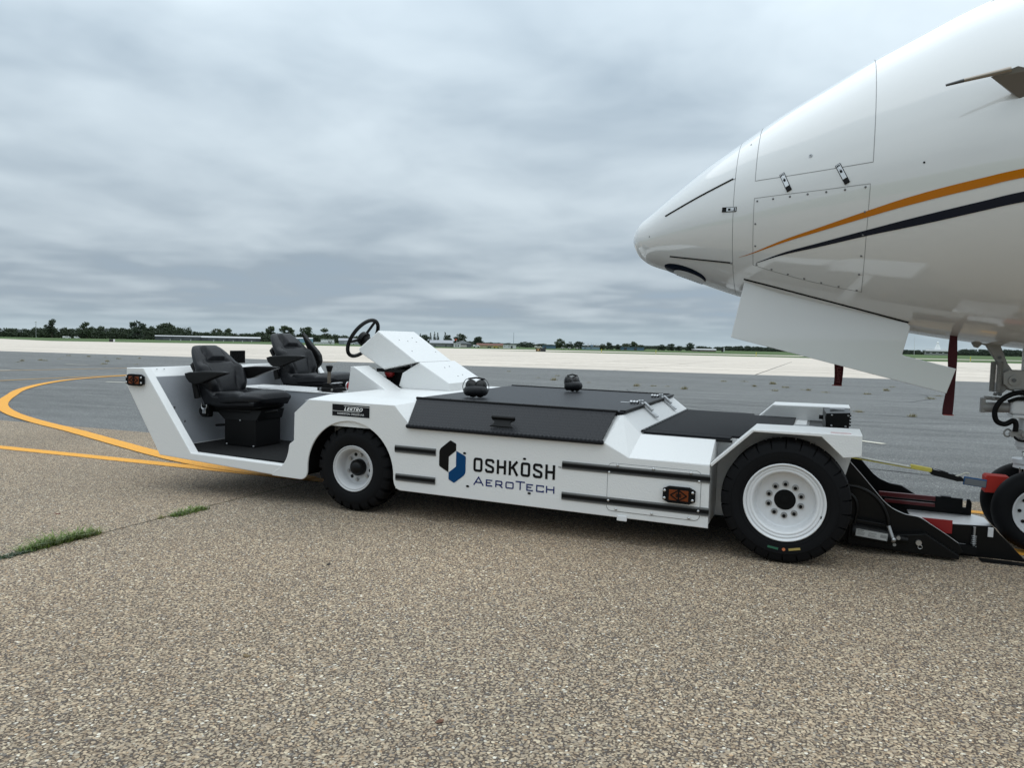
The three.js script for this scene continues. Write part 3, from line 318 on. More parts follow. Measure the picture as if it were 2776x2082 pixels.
{ const w = part('inner_wall', boxUV(extr([[-5.025, 0.245], [-5.055, 0.245], [-5.228, 0.868], [-5.212, 0.868]], -0.088, FAR + 0.088)), greyPaint, tug); for (const [x, y, z] of [[-5.14, 0.60, -0.28], [-5.10, 0.47, -0.36], [-5.09, 0.42, -0.26], [-5.16, 0.69, -0.20]]) part('bolt_head', cyl(0.008, 0.008, 0.006, 10).rotateZ(Math.PI / 2).translate(x + 0.012, y, z), zinc, w); }
for (const [x, y] of [[-5.27, -0.30], [-5.27, -0.22], [-5.30, -0.12]]) part('rivet', cyl(0.006, 0.006, 0.004, 10).translate(x, 0.931, y), darkSteel, tug);
both((sg, m) => { part('cab_floor', boxUV(box(-5.06, -3.52, 0.232, 0.268, m(-0.087), m(-1.0))), floorGrit, tug); part('cab_bulkhead', boxUV(box(-3.52, -3.50, 0.232, 0.78, m(-0.02), m(-1.0))), greyPaint, tug); });
part('floor_pan', boxUV(extr([[-5.0, 0.218], [-3.6, 0.162], [-3.6, 0.228], [-5.0, 0.23]], -0.09, FAR + 0.09)), black, tug);
const con = part('centre_console', boxUV(box(-5.10, -3.50, 0.269, 0.738, -1.002, -1.418)), greyPaint, tug);
part('console_top', boxUV(box(-5.12, -3.49, 0.739, 0.749, -0.995, -1.425, 0.003)), whitePaint, con);
part('console_plate', box(-4.86, -4.24, 0.750, 0.756, -1.03, -1.39, 0.002), smoothWhite, con);
for (const [x, y] of [[-4.25, 0.64], [-4.02, 0.47], [-3.99, 0.47], [-3.99, 0.34], [-4.0, 0.56]]) part('bolt_hole', cyl(0.009, 0.009, 0.004, 10).rotateX(Math.PI / 2).translate(x, y, -1.0), black, con);
// body core and deck
part('body_core', [box(-2.70, -0.462, 0.175, 0.555, -0.017, FAR + 0.017), box(-3.50, -2.70, 0.22, 0.60, -0.36, FAR + 0.36), box(-0.462, 0.06, 0.30, 0.66, -0.385, FAR + 0.385)].map((g) => boxUV(g)), whitePaint, tug);
part('underbody', [box(-2.7, 0.1, 0.11, 0.174, -0.30, FAR + 0.30), box(-3.4, -2.7, 0.12, 0.21, -0.45, FAR + 0.45)], blackMatt, tug);
const deckProfile = [[-0.0165, 0.7885], [-0.28, 0.808], [FAR + 0.28, 0.808], [FAR + 0.0165, 0.7885], [FAR + 0.0165, 0.60], [-0.0165, 0.60]];
part('front_deck', boxUV(extrX(deckProfile, -3.482, -2.712)), whitePaint, tug);
both((sg, m) => part('deck_corner', boxUV(hull([[-2.7115, 0.7885, m(-0.002)], [-2.7115, 0.808, m(-0.28)], [-2.598, 0.664, m(-0.002)], [-2.645, 0.806, m(-0.285)], [-2.598, 0.56, m(-0.017)], [-2.7115, 0.56, m(-0.017)], [-2.7115, 0.56, m(-0.5)], [-2.60, 0.56, m(-0.5)], [-2.645, 0.806, m(-0.5)], [-2.7115, 0.808, m(-0.5)]])), whitePaint, tug));
part('mid_deck', boxUV(extrX([[-0.017, 0.640], [-0.28, 0.796], [FAR + 0.28, 0.796], [FAR + 0.017, 0.640], [FAR + 0.017, 0.556], [-0.017, 0.556]], -2.64, -1.125)), whitePaint, tug);
{ const q = (m) => [[-1.124, 0.801, m(-0.275)], [-1.085, 0.806, m(-0.275)], [-1.135, 0.645, m(-0.002)], [-0.945, 0.69, m(-0.225)], [-0.97, 0.562, m(-0.002)], [-1.124, 0.50, m(-0.017)], [-0.946, 0.50, m(-0.017)]]; part('deck_step', boxUV(hull([...q((z) => z), ...q(mz)])), whitePaint, tug); }
part('rear_deck', boxUV(extrX([[-0.002, 0.5615], [-0.225, 0.69], [FAR + 0.225, 0.69], [FAR + 0.002, 0.5615], [FAR + 0.002, 0.556], [-0.002, 0.556]], -0.969, -0.4625)), whitePaint, tug);
part('rear_bed', boxUV(box(-0.4625, 0.08, 0.661, 0.69, -0.383, FAR + 0.383)), whitePaint, tug);
both((sg, m) => {
  const f = part('rear_fender', [boxUV(extr([[-0.462, 0.566], [-0.222, 0.801], [0.382, 0.811], [0.384, 0.686], [0.288, 0.673], [0.166, 0.787], [-0.212, 0.787], [-0.45, 0.552]], m(0), m(-0.37), 0.004)), boxUV(extr([[-0.462, 0.168], [0.12, 0.168], [0.30, 0.44], [0.36, 0.69], [0.36, 0.786], [-0.213, 0.786], [-0.455, 0.548]], m(-0.371), m(-0.382)))], whitePaint, tug);
  if (sg > 0) part('caution_sticker', new THREE.TorusGeometry(0.055, 0.001, 6, 30).scale(1, 0.45, 1).rotateX(-Math.PI / 2).translate(0.27, 0.8105, -0.06), M([0.5, 0.2, 0.2], 0.6), f); });
// deck plates
const lid = grp('main_lid', tug, 'black tread plate lid over the battery bay');
part('lid_plate', boxUV(box(-2.69, -1.085, 0.811, 0.828, -0.275, FAR + 0.275, 0.004)), treadPlate, lid);
part('rear_edge_strip', box(-1.115, -1.075, 0.822, 0.836, -0.30, FAR + 0.30, 0.004), black, lid);
both((sg, m) => { const z0 = m(-0.262), K = 16, L = 1.56 / K; for (let k = 0; k < K; k++) part('hinge_knuckle', cyl(0.0105, 0.0105, L - 0.004, 12).rotateZ(Math.PI / 2).translate(-2.68 + L * (k + 0.5), 0.828, z0), black, lid); });
const sideLid = (m) => { const n = V(0, 0.27, 0.163 * (m(0) === 0 ? 1 : -1)).normalize(), a = [[-2.672, 0.817, m(-0.262)], [-1.128, 0.817, m(-0.262)], [-1.148, 0.655, m(0.012)], [-2.588, 0.655, m(0.012)]], t = 0.010; const up = a.map(([x, y, z]) => [x, y + n.y * t, z + n.z * t]);
  const q = new THREE.BufferGeometry(), pos = [], uv = []; const face = (f, u) => { for (const i of [0, 1, 2, 0, 2, 3]) { pos.push(...f[i]); uv.push(f[i][0], u ? Math.hypot(f[i][1], f[i][2]) : f[i][1]); } };
  const flip = m(0) !== 0; const F4 = (p) => (flip ? [p[0], p[3], p[2], p[1]] : p); face(F4([up[0], up[3], up[2], up[1]]), 1); face(F4([a[0], a[1], a[2], a[3]])); face(F4([up[3], a[3], a[2], up[2]])); face(F4([up[0], a[0], a[3], up[3]])); face(F4([up[1], up[2], a[2], a[1]])); face(F4([up[0], up[1], a[1], a[0]]));
  q.setAttribute('position', new THREE.Float32BufferAttribute(pos, 3)); q.setAttribute('uv', new THREE.Float32BufferAttribute(uv, 2)); q.computeVertexNormals(); return q; };
both((sg, m) => { const s = part('side_flap', sideLid(m), treadPlate, tug); s.userData.label = 'sloping black tread plate side flap';
  part('rolled_edge', [rodBetween([-2.588, 0.648, m(0.017)], [-1.148, 0.648, m(0.017)], 0.0165, 0.0165, 14), new THREE.SphereGeometry(0.0165, 12, 8).translate(-2.588, 0.648, m(0.017)), new THREE.SphereGeometry(0.0165, 12, 8).translate(-1.148, 0.648, m(0.017))], treadPlate, s);
  const hg = merge([extr([[-0.085, 0.0], [0.085, 0.0], [0.062, 0.022], [0.060, 0.040], [0.082, 0.052], [0.088, 0.064], [0.084, 0.076], [-0.084, 0.076], [-0.088, 0.064], [-0.082, 0.052], [-0.060, 0.040], [-0.062, 0.022]], 0.012, 0, 0.003), box(-0.087, 0.087, 0.055, 0.077, 0.0, 0.030, 0.008)]); hg.rotateX(-0.62); if (sg < 0) hg.scale(1, 1, -1); hg.translate(-1.868, 0.690, m(-0.012)); part('pull_handle', hg, black, s); });
const rl = grp('rear_lid', tug, 'flat black grit covered rear lid'); part('lid_plate', boxUV(box(-0.945, -0.03, 0.693, 0.706, -0.395, FAR + 0.395, 0.003)), gritPlate, rl); part('lid_wing', boxUV(box(-0.94, -0.375, 0.692, 0.705, -0.27, -0.3945, 0.003)), gritPlate, rl); part('lid_wing', boxUV(box(-0.94, -0.375, 0.692, 0.705, FAR + 0.27, FAR + 0.3945, 0.003)), gritPlate, rl); part('lid_lip', box(-0.945, -0.36, 0.676, 0.6925, -0.258, -0.272, 0.004), black, rl);
for (let k = 0; k < 40; k++) part('hinge_knuckle', cyl(0.008, 0.008, 0.043, 10).rotateX(Math.PI / 2).translate(-0.949, 0.708, -0.29 - k * 0.0468), k % 2 ? darkSteel : black, rl);
for (let k = 0; k < 3; k++) part('lid_bolt', new THREE.SphereGeometry(0.010, 10, 8).translate(-0.055 + k * 0.018, 0.715, -0.60 - k * 0.01), steel, rl);
for (const z of [-0.93, -1.70]) { const l = grp('toggle_latch', tug); part('catch', [0, 1, 2].map((k) => new THREE.SphereGeometry(0.014, 10, 8).translate(-1.185 + 0.024 * k, 0.843, z)), steel, l); const lg = [box(-0.02, 0.14, -0.004, 0.008, -0.028, 0.028, 0.004), box(0.02, 0.11, 0.008, 0.026, -0.018, 0.018, 0.006), cyl(0.009, 0.009, 0.056, 10).rotateX(Math.PI / 2).translate(0.0, 0.012, 0), cyl(0.008, 0.008, 0.05, 10).rotateX(Math.PI / 2).translate(0.07, 0.018, 0), box(0.135, 0.172, -0.004, 0.012, -0.026, 0.026, 0.005)]; lg.forEach((g) => g.rotateZ(-0.69).translate(-1.112, 0.846, z)); part('lever', lg, steel, l); }
part('deck_mark', box(-1.30, -1.09, 0.8285, 0.8295, -1.045, -1.072), smoothWhite, lid).userData.label = 'short white painted dash on the black lid';
// steering hoods and fin
const hood = part('steering_hood', boxUV(extr([[-3.66, 1.331], [-3.238, 1.057], [-3.588, 0.974], [-3.84, 1.112], [-3.868, 1.145], [-3.862, 1.165]], -1.25, -1.93, 0.012)), whitePaint, tug);
const hoodBolt = (x, y, z, nx, ny) => part('rivet', cyl(0.006, 0.006, 0.006, 10).rotateZ(-Math.atan2(nx, ny)).translate(x, y, z), zinc, hood);
for (const [f, z] of [[0.30, -1.42], [0.34, -1.55], [0.36, -1.70], [0.22, -1.72], [0.66, -1.40], [0.70, -1.83]]) hoodBolt(lerp(-3.66, -3.238, f), lerp(1.331, 1.057, f) + 0.001, z, 0.545, 0.84);
const hood2 = part('front_hood', boxUV(extr([[-3.235, 1.055], [-2.92, 0.877], [-2.925, 0.806], [-3.40, 0.806], [-3.445, 0.83], [-3.41, 0.949]], -1.28, -2.0, 0.010)), whitePaint, tug);
for (const [f, z] of [[0.30, -1.60], [0.26, -1.72], [0.72, -1.62], [0.68, -1.74]]) part('rivet', cyl(0.006, 0.006, 0.006, 10).rotateZ(-0.51).translate(lerp(-3.235, -2.92, f), lerp(1.055, 0.877, f) + 0.001, z), zinc, hood2);
part('console_fin', boxUV(extr([[-3.80, 0.75], [-3.772, 1.0], [-3.74, 1.004], [-3.385, 0.803], [-3.385, 0.75]], -0.985, -1.235, 0.006)), whitePaint, tug);
part('steering_column', [rodBetween([-4.02, 1.235, -1.59], [-3.5, 0.93, -1.59], 0.045, 0.06, 16), box(-3.62, -3.42, 0.80, 0.95, -1.40, -1.75, 0.01), box(-3.72, -3.60, 0.80, 0.90, -1.30, -1.5, 0.02), box(-3.70, -3.30, 0.949, 0.98, -1.30, -1.34, 0.004).rotateZ(0)], black, tug);
part('column_bracket', box(-3.36, -3.34, 0.81, 1.04, -1.34, -1.9, 0.003), greyPaint, tug);
part('red_valve', new THREE.SphereGeometry(0.05, 16, 12).translate(-3.60, 0.945, -1.37), redPaint, tug);
{ const k = part('stop_button', [cyl(0.036, 0.034, 0.03, 24).rotateZ(0.35 + Math.PI / 2).translate(-3.865, 0.815, -1.12)], P([0.28, 0.01, 0.012], 0.3), tug); k.userData.label = 'red mushroom stop button'; part('button_ring', new THREE.TorusGeometry(0.036, 0.007, 8, 24).rotateY(Math.PI / 2).translate(-3.885, 0.812, -1.12), steel, k); }
{ const w = grp('steering_wheel', tug), q = new THREE.Quaternion().setFromUnitVectors(V(0, 0, 1), V(-0.86, 0.51, 0).normalize()), c = V(-4.045, 1.252, -1.59), pl = (g) => g.applyQuaternion(q).translate(c.x, c.y, c.z);
  part('wheel_rim', pl(new THREE.TorusGeometry(0.208, 0.0185, 14, 64)), black, w); part('hub', pl(merge([cyl(0.062, 0.072, 0.05, 28).rotateX(Math.PI / 2), cyl(0.05, 0.05, 0.08, 28).rotateX(Math.PI / 2).translate(0, 0, -0.05)])), plastic, w);
  const right = V(1, 0, 0).applyQuaternion(q); for (const a of [Math.PI / 2 - 0.25, Math.PI / 2 - 0.25 + 2.094, Math.PI / 2 - 0.25 + 4.189]) part('spoke', pl(new THREE.CapsuleGeometry(0.0135, 0.15, 4, 10).translate(0, 0.125, 0).rotateZ(a - Math.PI / 2)), black, w); }
{ const l = grp('drive_lever', tug); part('boot', [cyl(0.065, 0.065, 0.16, 24).rotateX(Math.PI / 2).scale(1, 0.85, 1).translate(-4.06, 0.775, -1.12), box(-4.17, -3.95, 0.757, 0.79, -1.03, -1.21, 0.01)], black, l); for (const x of [-4.13, -4.0]) part('bolt_head', cyl(0.012, 0.012, 0.01, 12).rotateX(Math.PI / 2).translate(x, 0.775, -1.032), steel, l); part('shaft', box(-4.088, -4.062, 0.80, 0.945, -1.10, -1.075, 0.004), M([0.16, 0.13, 0.10], 0.5, 0.4), l); part('knob', [cyl(0.034, 0.020, 0.05, 20).translate(-4.075, 0.962, -1.088), new THREE.SphereGeometry(0.034, 18, 10).scale(1, 0.4, 1).translate(-4.075, 0.985, -1.088)], plastic, l); part('scale_plate', box(-4.03, -4.0, 0.832, 0.836, -1.20, -1.06), smoothWhite, l); }
{ const d = part('display_screen', box(-5.40, -5.375, 0.955, 1.085, -1.24, -1.44, 0.006), plastic, tug); d.userData.label = 'dark flat display on the front rim behind the near seat'; part('screen_glass', box(-5.3745, -5.373, 0.968, 1.072, -1.255, -1.425), P(0.01, 0.08), d); }
// seats
function softLoft(path, half, thick, dent, nv = 44, na = 72, e = 3.2) { // path(v) -> [x, y] of the middle; n = front normal; closed skin
  const pos = [], uv = [], idx = []; for (let j = 0; j <= nv; j++) { const v = j / nv, [px, py] = path(v), [qx, qy] = path(Math.min(1, v + 0.01)), [ox, oy] = path(Math.max(0, v - 0.01)); let tx = qx - ox, ty = qy - oy; const l = Math.hypot(tx, ty); tx /= l; ty /= l; const nx = ty, ny = -tx; // front normal to the right of the way up
    const cap = Math.pow(clamp(1 - Math.pow(Math.abs(v * 2 - 1), 9)), 0.5), W = half(v) * (0.82 + 0.18 * cap) * (j === 0 || j === nv ? 0.8 : 1), T = thick(v) * Math.max(cap, 0.02);
    for (let i = 0; i <= na; i++) { const a = i / na * 2 * Math.PI, c = Math.cos(a), s = Math.sin(a), u = Math.sign(c) * Math.pow(Math.abs(c), 2 / e), t = Math.sign(s) * Math.pow(Math.abs(s), 2 / e), d = T * t + (s > 0 ? dent(u, v) * Math.pow(s, 0.4) * cap : 0); pos.push(px + nx * d, py + ny * d, W * u); uv.push(W * u, v * 0.6); } }
  for (let j = 0; j < nv; j++) for (let i = 0; i < na; i++) { const b = j * (na + 1) + i; idx.push(b, b + na + 1, b + 1, b + 1, b + na + 1, b + na + 2); }
  const g = new THREE.BufferGeometry(); g.setAttribute('position', new THREE.Float32BufferAttribute(pos, 3)); g.setAttribute('uv', new THREE.Float32BufferAttribute(uv, 2)); g.setIndex(idx); g.computeVertexNormals(); return g; }
const ridge = (d, w) => Math.exp(-((d / w) ** 2));
const backGeo = softLoft((v) => [-0.005 - 0.285 * v + 0.045 * Math.sin(v * 3.1), 0.70 + 0.44 * v - 0.70], (v) => (v < 0.5 ? lerp(0.225, 0.262, sstep(0, 0.4, v)) : lerp(0.262, 0.150, Math.pow((v - 0.5) / 0.5, 1.7))), (v) => lerp(0.05, 0.042, v), (u, v) => {
  let d = 0.046 * sstep(0.5, 0.78, Math.abs(u)) * sstep(0.02, 0.2, v) * sstep(0.66, 0.5, v); const k = Math.abs(u) - lerp(0.50, 0.70, sstep(0.15, 0.62, v)); d -= 0.028 * ridge(k, 0.05) * sstep(0.05, 0.15, v) * sstep(0.68, 0.56, v);
  const pw = lerp(0.40, 0.52, sstep(0.66, 0.92, v)), inX = sstep(pw + 0.04, pw - 0.04, Math.abs(u)), inY = sstep(0.645, 0.69, v) * sstep(0.96, 0.92, v); d += 0.030 * inX * inY - 0.024 * ridge(Math.abs(u) - pw, 0.06) * sstep(0.63, 0.67, v) * sstep(0.97, 0.9, v) - 0.02 * ridge(v - 0.645, 0.018) * sstep(0.62, 0.5, Math.abs(u)); return d; });
const cushGeo = softLoft((v) => [0.56 - 0.60 * v, 0.0 - 0.035 * sstep(0.2, 0.9, v) + 0.0], (v) => (v < 0.25 ? lerp(0.225, 0.258, sstep(0, 0.25, v)) : lerp(0.258, 0.21, sstep(0.55, 1, v))), (v) => lerp(0.058, 0.05, v), (u, v) => { let d = 0.028 * sstep(0.55, 0.8, Math.abs(u)) * sstep(0.25, 0.45, v); d += 0.014 * sstep(0.30, 0.22, v) * sstep(0.95, 0.7, Math.abs(u)); d -= 0.012 * ridge(v - 0.27 - 0.05 * Math.abs(u), 0.025); d -= 0.010 * ridge(Math.abs(u) - 0.60, 0.05) * sstep(0.28, 0.4, v); return d; });
const armGeo = extr([[0, 0.005], [0.05, 0.018], [0.20, 0.034], [0.42, 0.040], [0.47, 0.036], [0.475, 0.024], [0.40, 0.0], [0.28, -0.042], [0.19, -0.078], [0.13, -0.09], [0.06, -0.075], [0.02, -0.04]], 0.032, -0.032, 0.012, 6);
function seat(label, x, y, z, raised) { const s = grp('seat', tug, label);
  const put = (name, g, m) => { const o = part(name, g, m, s); o.position.set(x, y, z); return o; };
  put('seat_shell', extr([[-0.165, 0.23], [-0.10, 0.23], [-0.045, 0.10], [0.05, 0.012], [0.46, 0.0], [0.52, -0.03], [0.50, -0.065], [0.10, -0.09], [-0.05, -0.075], [-0.11, 0.02]], 0.240, -0.240, 0.02, 8), vinyl);
  put('backrest', backGeo, vinyl); put('cushion', cushGeo, vinyl);
  put('seat_pan', [softLoft((v) => [0.52 - 0.58 * v, -0.075 - 0.02 * v], () => 0.20, () => 0.03, () => 0, 16, 32), box(-0.10, 0.42, -0.15, -0.08, -0.16, 0.16, 0.03), softLoft((v) => [-0.045 - 0.20 * v + 0.02 * Math.sin(v * 3), -0.04 + 0.34 * v], () => 0.18, () => 0.03, () => 0, 12, 32).translate(-0.05, 0, 0)], plastic);
  put('armrest', armGeo.clone().translate(-0.19, 0.195, 0.30), plastic);
  if (raised) put('armrest', merge([armGeo.clone().scale(0.88, 0.95, 1).rotateZ(2.0).translate(-0.015, 0.085, -0.30), box(-0.10, 0.0, -0.02, 0.16, -0.29, -0.26, 0.01)]), plastic).userData.label = 'armrest swung upright'; else put('armrest', armGeo.clone().translate(-0.145, 0.225, -0.30), plastic);
  put('arm_bracket', rodBetween([-0.10, -0.02, 0.26], [-0.13, 0.17, 0.285], 0.028, 0.022), plastic); put('arm_bracket', rodBetween([-0.10, -0.02, -0.26], [-0.12, 0.17, -0.285], 0.028, 0.022), plastic);
  put('seat_base', [box(0.12, 0.47, -0.43, -0.19, -0.165, 0.165, 0.008), hull([[0.0, -0.12, 0.15], [0.0, -0.12, -0.15], [0.52, -0.10, 0.15], [0.52, -0.10, -0.15], [0.12, -0.20, 0.17], [0.12, -0.20, -0.17], [0.48, -0.19, 0.17], [0.48, -0.19, -0.17]])], black);
  put('adjust_bar', rodBetween([0.50, -0.125, 0.10], [0.62, -0.10, 0.06], 0.011), black); put('adjust_bar', rodBetween([-0.02, -0.27, 0.12], [0.16, -0.25, 0.12], 0.011), black);
  for (const [bx, by, bz] of [[0.30, -0.20, 0.168], [0.15, -0.42, 0.168], [0.45, -0.42, 0.168], [0.47, -0.185, 0.14]]) put('bolt_head', new THREE.SphereGeometry(0.009, 10, 8).translate(bx, by, bz), zinc);
  put('belt_buckle', [cyl(0.045, 0.045, 0.06, 20).rotateX(Math.PI / 2).translate(-0.055, -0.135, 0.215), box(-0.10, -0.01, -0.19, -0.08, 0.16, 0.23, 0.015)], plastic);
  put('belt_tongue', [new THREE.TorusGeometry(0.030, 0.006, 6, 20, 4.4).rotateZ(2.2).scale(1, 1.2, 1).translate(-0.035, -0.085, 0.252), box(-0.055, -0.015, -0.155, -0.105, 0.248, 0.254, 0.003)], steel); return s; }
seat('black vinyl seat on the near side, armrests down', -4.885, 0.70, -0.665, false);
seat('black vinyl driver seat on the far side, raised higher with one armrest upright', -4.90, 0.825, -1.745, true);
part('seat_riser', box(-4.80, -4.42, 0.269, 0.40, -1.56, -1.92, 0.006), black, tug);
// marker lamps, strips, access panel, decals on the near side
function markerLamp(x0, x1, y0, y1, z) { const g = grp('marker_lamp', tug), w = x1 - x0, h = y1 - y0, c = 0.18 * w; part('bezel', extr([[x0, y0 + h * 0.17], [x0 + c, y0], [x1 - c, y0], [x1, y0 + h * 0.17], [x1, y1 - h * 0.17], [x1 - c, y1], [x0 + c, y1], [x0, y1 - h * 0.17]], z + 0.030, z + 0.001, 0.005), blackMatt, g);
  const ax = x0 + w * 0.2, bx = x1 - w * 0.2, ay = y0 + h * 0.18, by = y1 - h * 0.18, mx = (ax + bx) / 2, my = (ay + by) / 2, zz = z + 0.0305; part('amber_lens', box(ax, bx, ay, by, z + 0.029, zz + 0.0015, 0.001), amber, g);
  const bar = (p, q, t = 0.0035) => { const dx = q[0] - p[0], dy = q[1] - p[1], L = Math.hypot(dx, dy); return box(-L / 2, L / 2, -t, t, 0, 0.005).rotateZ(Math.atan2(dy, dx)).translate((p[0] + q[0]) / 2, (p[1] + q[1]) / 2, zz); }; const k = (bx - ax) * 0.5;
  part('lens_guard', [bar([mx, ay], [mx, by], 0.004), bar([ax + 0.01, my], [mx, by]), bar([ax + 0.01, my], [mx, ay]), bar([bx - 0.01, my], [mx, by]), bar([bx - 0.01, my], [mx, ay]), ...[-1, 1].map((s) => merge([bar([mx + s * k * 0.10, my - h * 0.08], [mx + s * k * 0.24, my - h * 0.08], 0.002), bar([mx + s * k * 0.10, my + h * 0.08], [mx + s * k * 0.24, my + h * 0.08], 0.002), bar([mx + s * k * 0.24, my - h * 0.08], [mx + s * k * 0.24, my + h * 0.08], 0.002), bar([mx + s * k * 0.10, my - h * 0.08], [mx + s * k * 0.10, my + h * 0.08], 0.002)]))], blackMatt, g);
  for (const [x, y] of [[x0 + 0.012, y0 + h * 0.27], [x0 + 0.012, y1 - h * 0.27], [x1 - 0.014, y0 + h * 0.27], [x1 - 0.014, y1 - h * 0.27]]) part('screw', new THREE.SphereGeometry(0.0095, 12, 8).scale(1, 1, 0.6).translate(x, y, z + 0.031), steel, g); return g; }
markerLamp(-0.737, -0.537, 0.306, 0.41, 0.004).userData.label = 'amber marker lamp ahead of the big rear wheel';
markerLamp(-5.36, -5.164, 0.798, 0.896, 0).userData.label = 'amber marker lamp at the front corner';
function strip(x0, x1, y) { const g = grp('rub_strip', tug), z = 0.0005; part('backing', box(x0, x1, y - 0.0265, y + 0.0265, z, z + 0.006, 0.002), rubberGrey, g); part('upper_rib', box(x0, x1, y + 0.0105, y + 0.0165, z + 0.006, z + 0.011, 0.003), M([0.03, 0.03, 0.029], 0.7), g); part('lower_rib', box(x0, x1, y - 0.0165, y - 0.0105, z + 0.006, z + 0.011, 0.003), M([0.03, 0.03, 0.029], 0.7), g); part('bumper_core', box(x0, x1, y - 0.0105, y + 0.0105, z + 0.006, z + 0.009, 0.001), rubberStrip, g); }
strip(-2.70, -2.363, 0.474); strip(-2.69, -2.363, 0.267); strip(-1.415, -0.452, 0.474); strip(-1.412, -0.452, 0.267);
{ const rr = (x0, x1, y0, y1, r) => { const s = new THREE.Shape(); s.moveTo(x0 + r, y0); s.lineTo(x1 - r, y0); s.quadraticCurveTo(x1, y0, x1, y0 + r); s.lineTo(x1, y1 - r); s.quadraticCurveTo(x1, y1, x1 - r, y1); s.lineTo(x0 + r, y1); s.quadraticCurveTo(x0, y1, x0, y1 - r); s.lineTo(x0, y0 + r); s.quadraticCurveTo(x0, y0, x0 + r, y0); return s; };
  const seam = rr(-1.1045, -0.5065, 0.203, 0.5185, 0.04); seam.holes.push(rr(-1.1015, -0.5095, 0.206, 0.5155, 0.037)); const p = grp('access_panel', tug); part('panel_seam', extr(seam, 0.0022, 0.0002), seamDark, p); const cover = part('panel_plate', boxUV(extr(rr(-1.1015, -0.5095, 0.206, 0.5155, 0.037), 0.003, 0.0001, 0.0008)), whitePaint, p);
  for (const [x, y] of [[-1.038, 0.507], [-0.805, 0.505], [-0.571, 0.502], [-0.519, 0.453], [-0.517, 0.268], [-0.572, 0.217], [-0.805, 0.217], [-1.038, 0.219], [-1.091, 0.272], [-1.092, 0.456]]) part('panel_screw', [new THREE.SphereGeometry(0.0085, 12, 8).scale(1, 1, 0.6).translate(x, y, 0.010), cyl(0.0032, 0.0032, 0.003, 6).rotateX(Math.PI / 2).translate(x, y, 0.0155)], steel, p); }
part('hanging_tab', [box(-1.03, -0.964, 0.146, 0.182, 0.002, 0.010, 0.004).rotateZ(0)], smoothWhite, tug);
for (const [x, y] of [[-2.137, 0.488], [-1.685, 0.489], [-2.107, 0.257], [-1.644, 0.257]]) part('drain_slot', extr((() => { const s = new THREE.Shape(); s.absellipse(x, y, 0.012, 0.0075, 0, Math.PI * 2); return s; })(), 0.0032, 0.0005, 0, 16), blackMatt, tug);
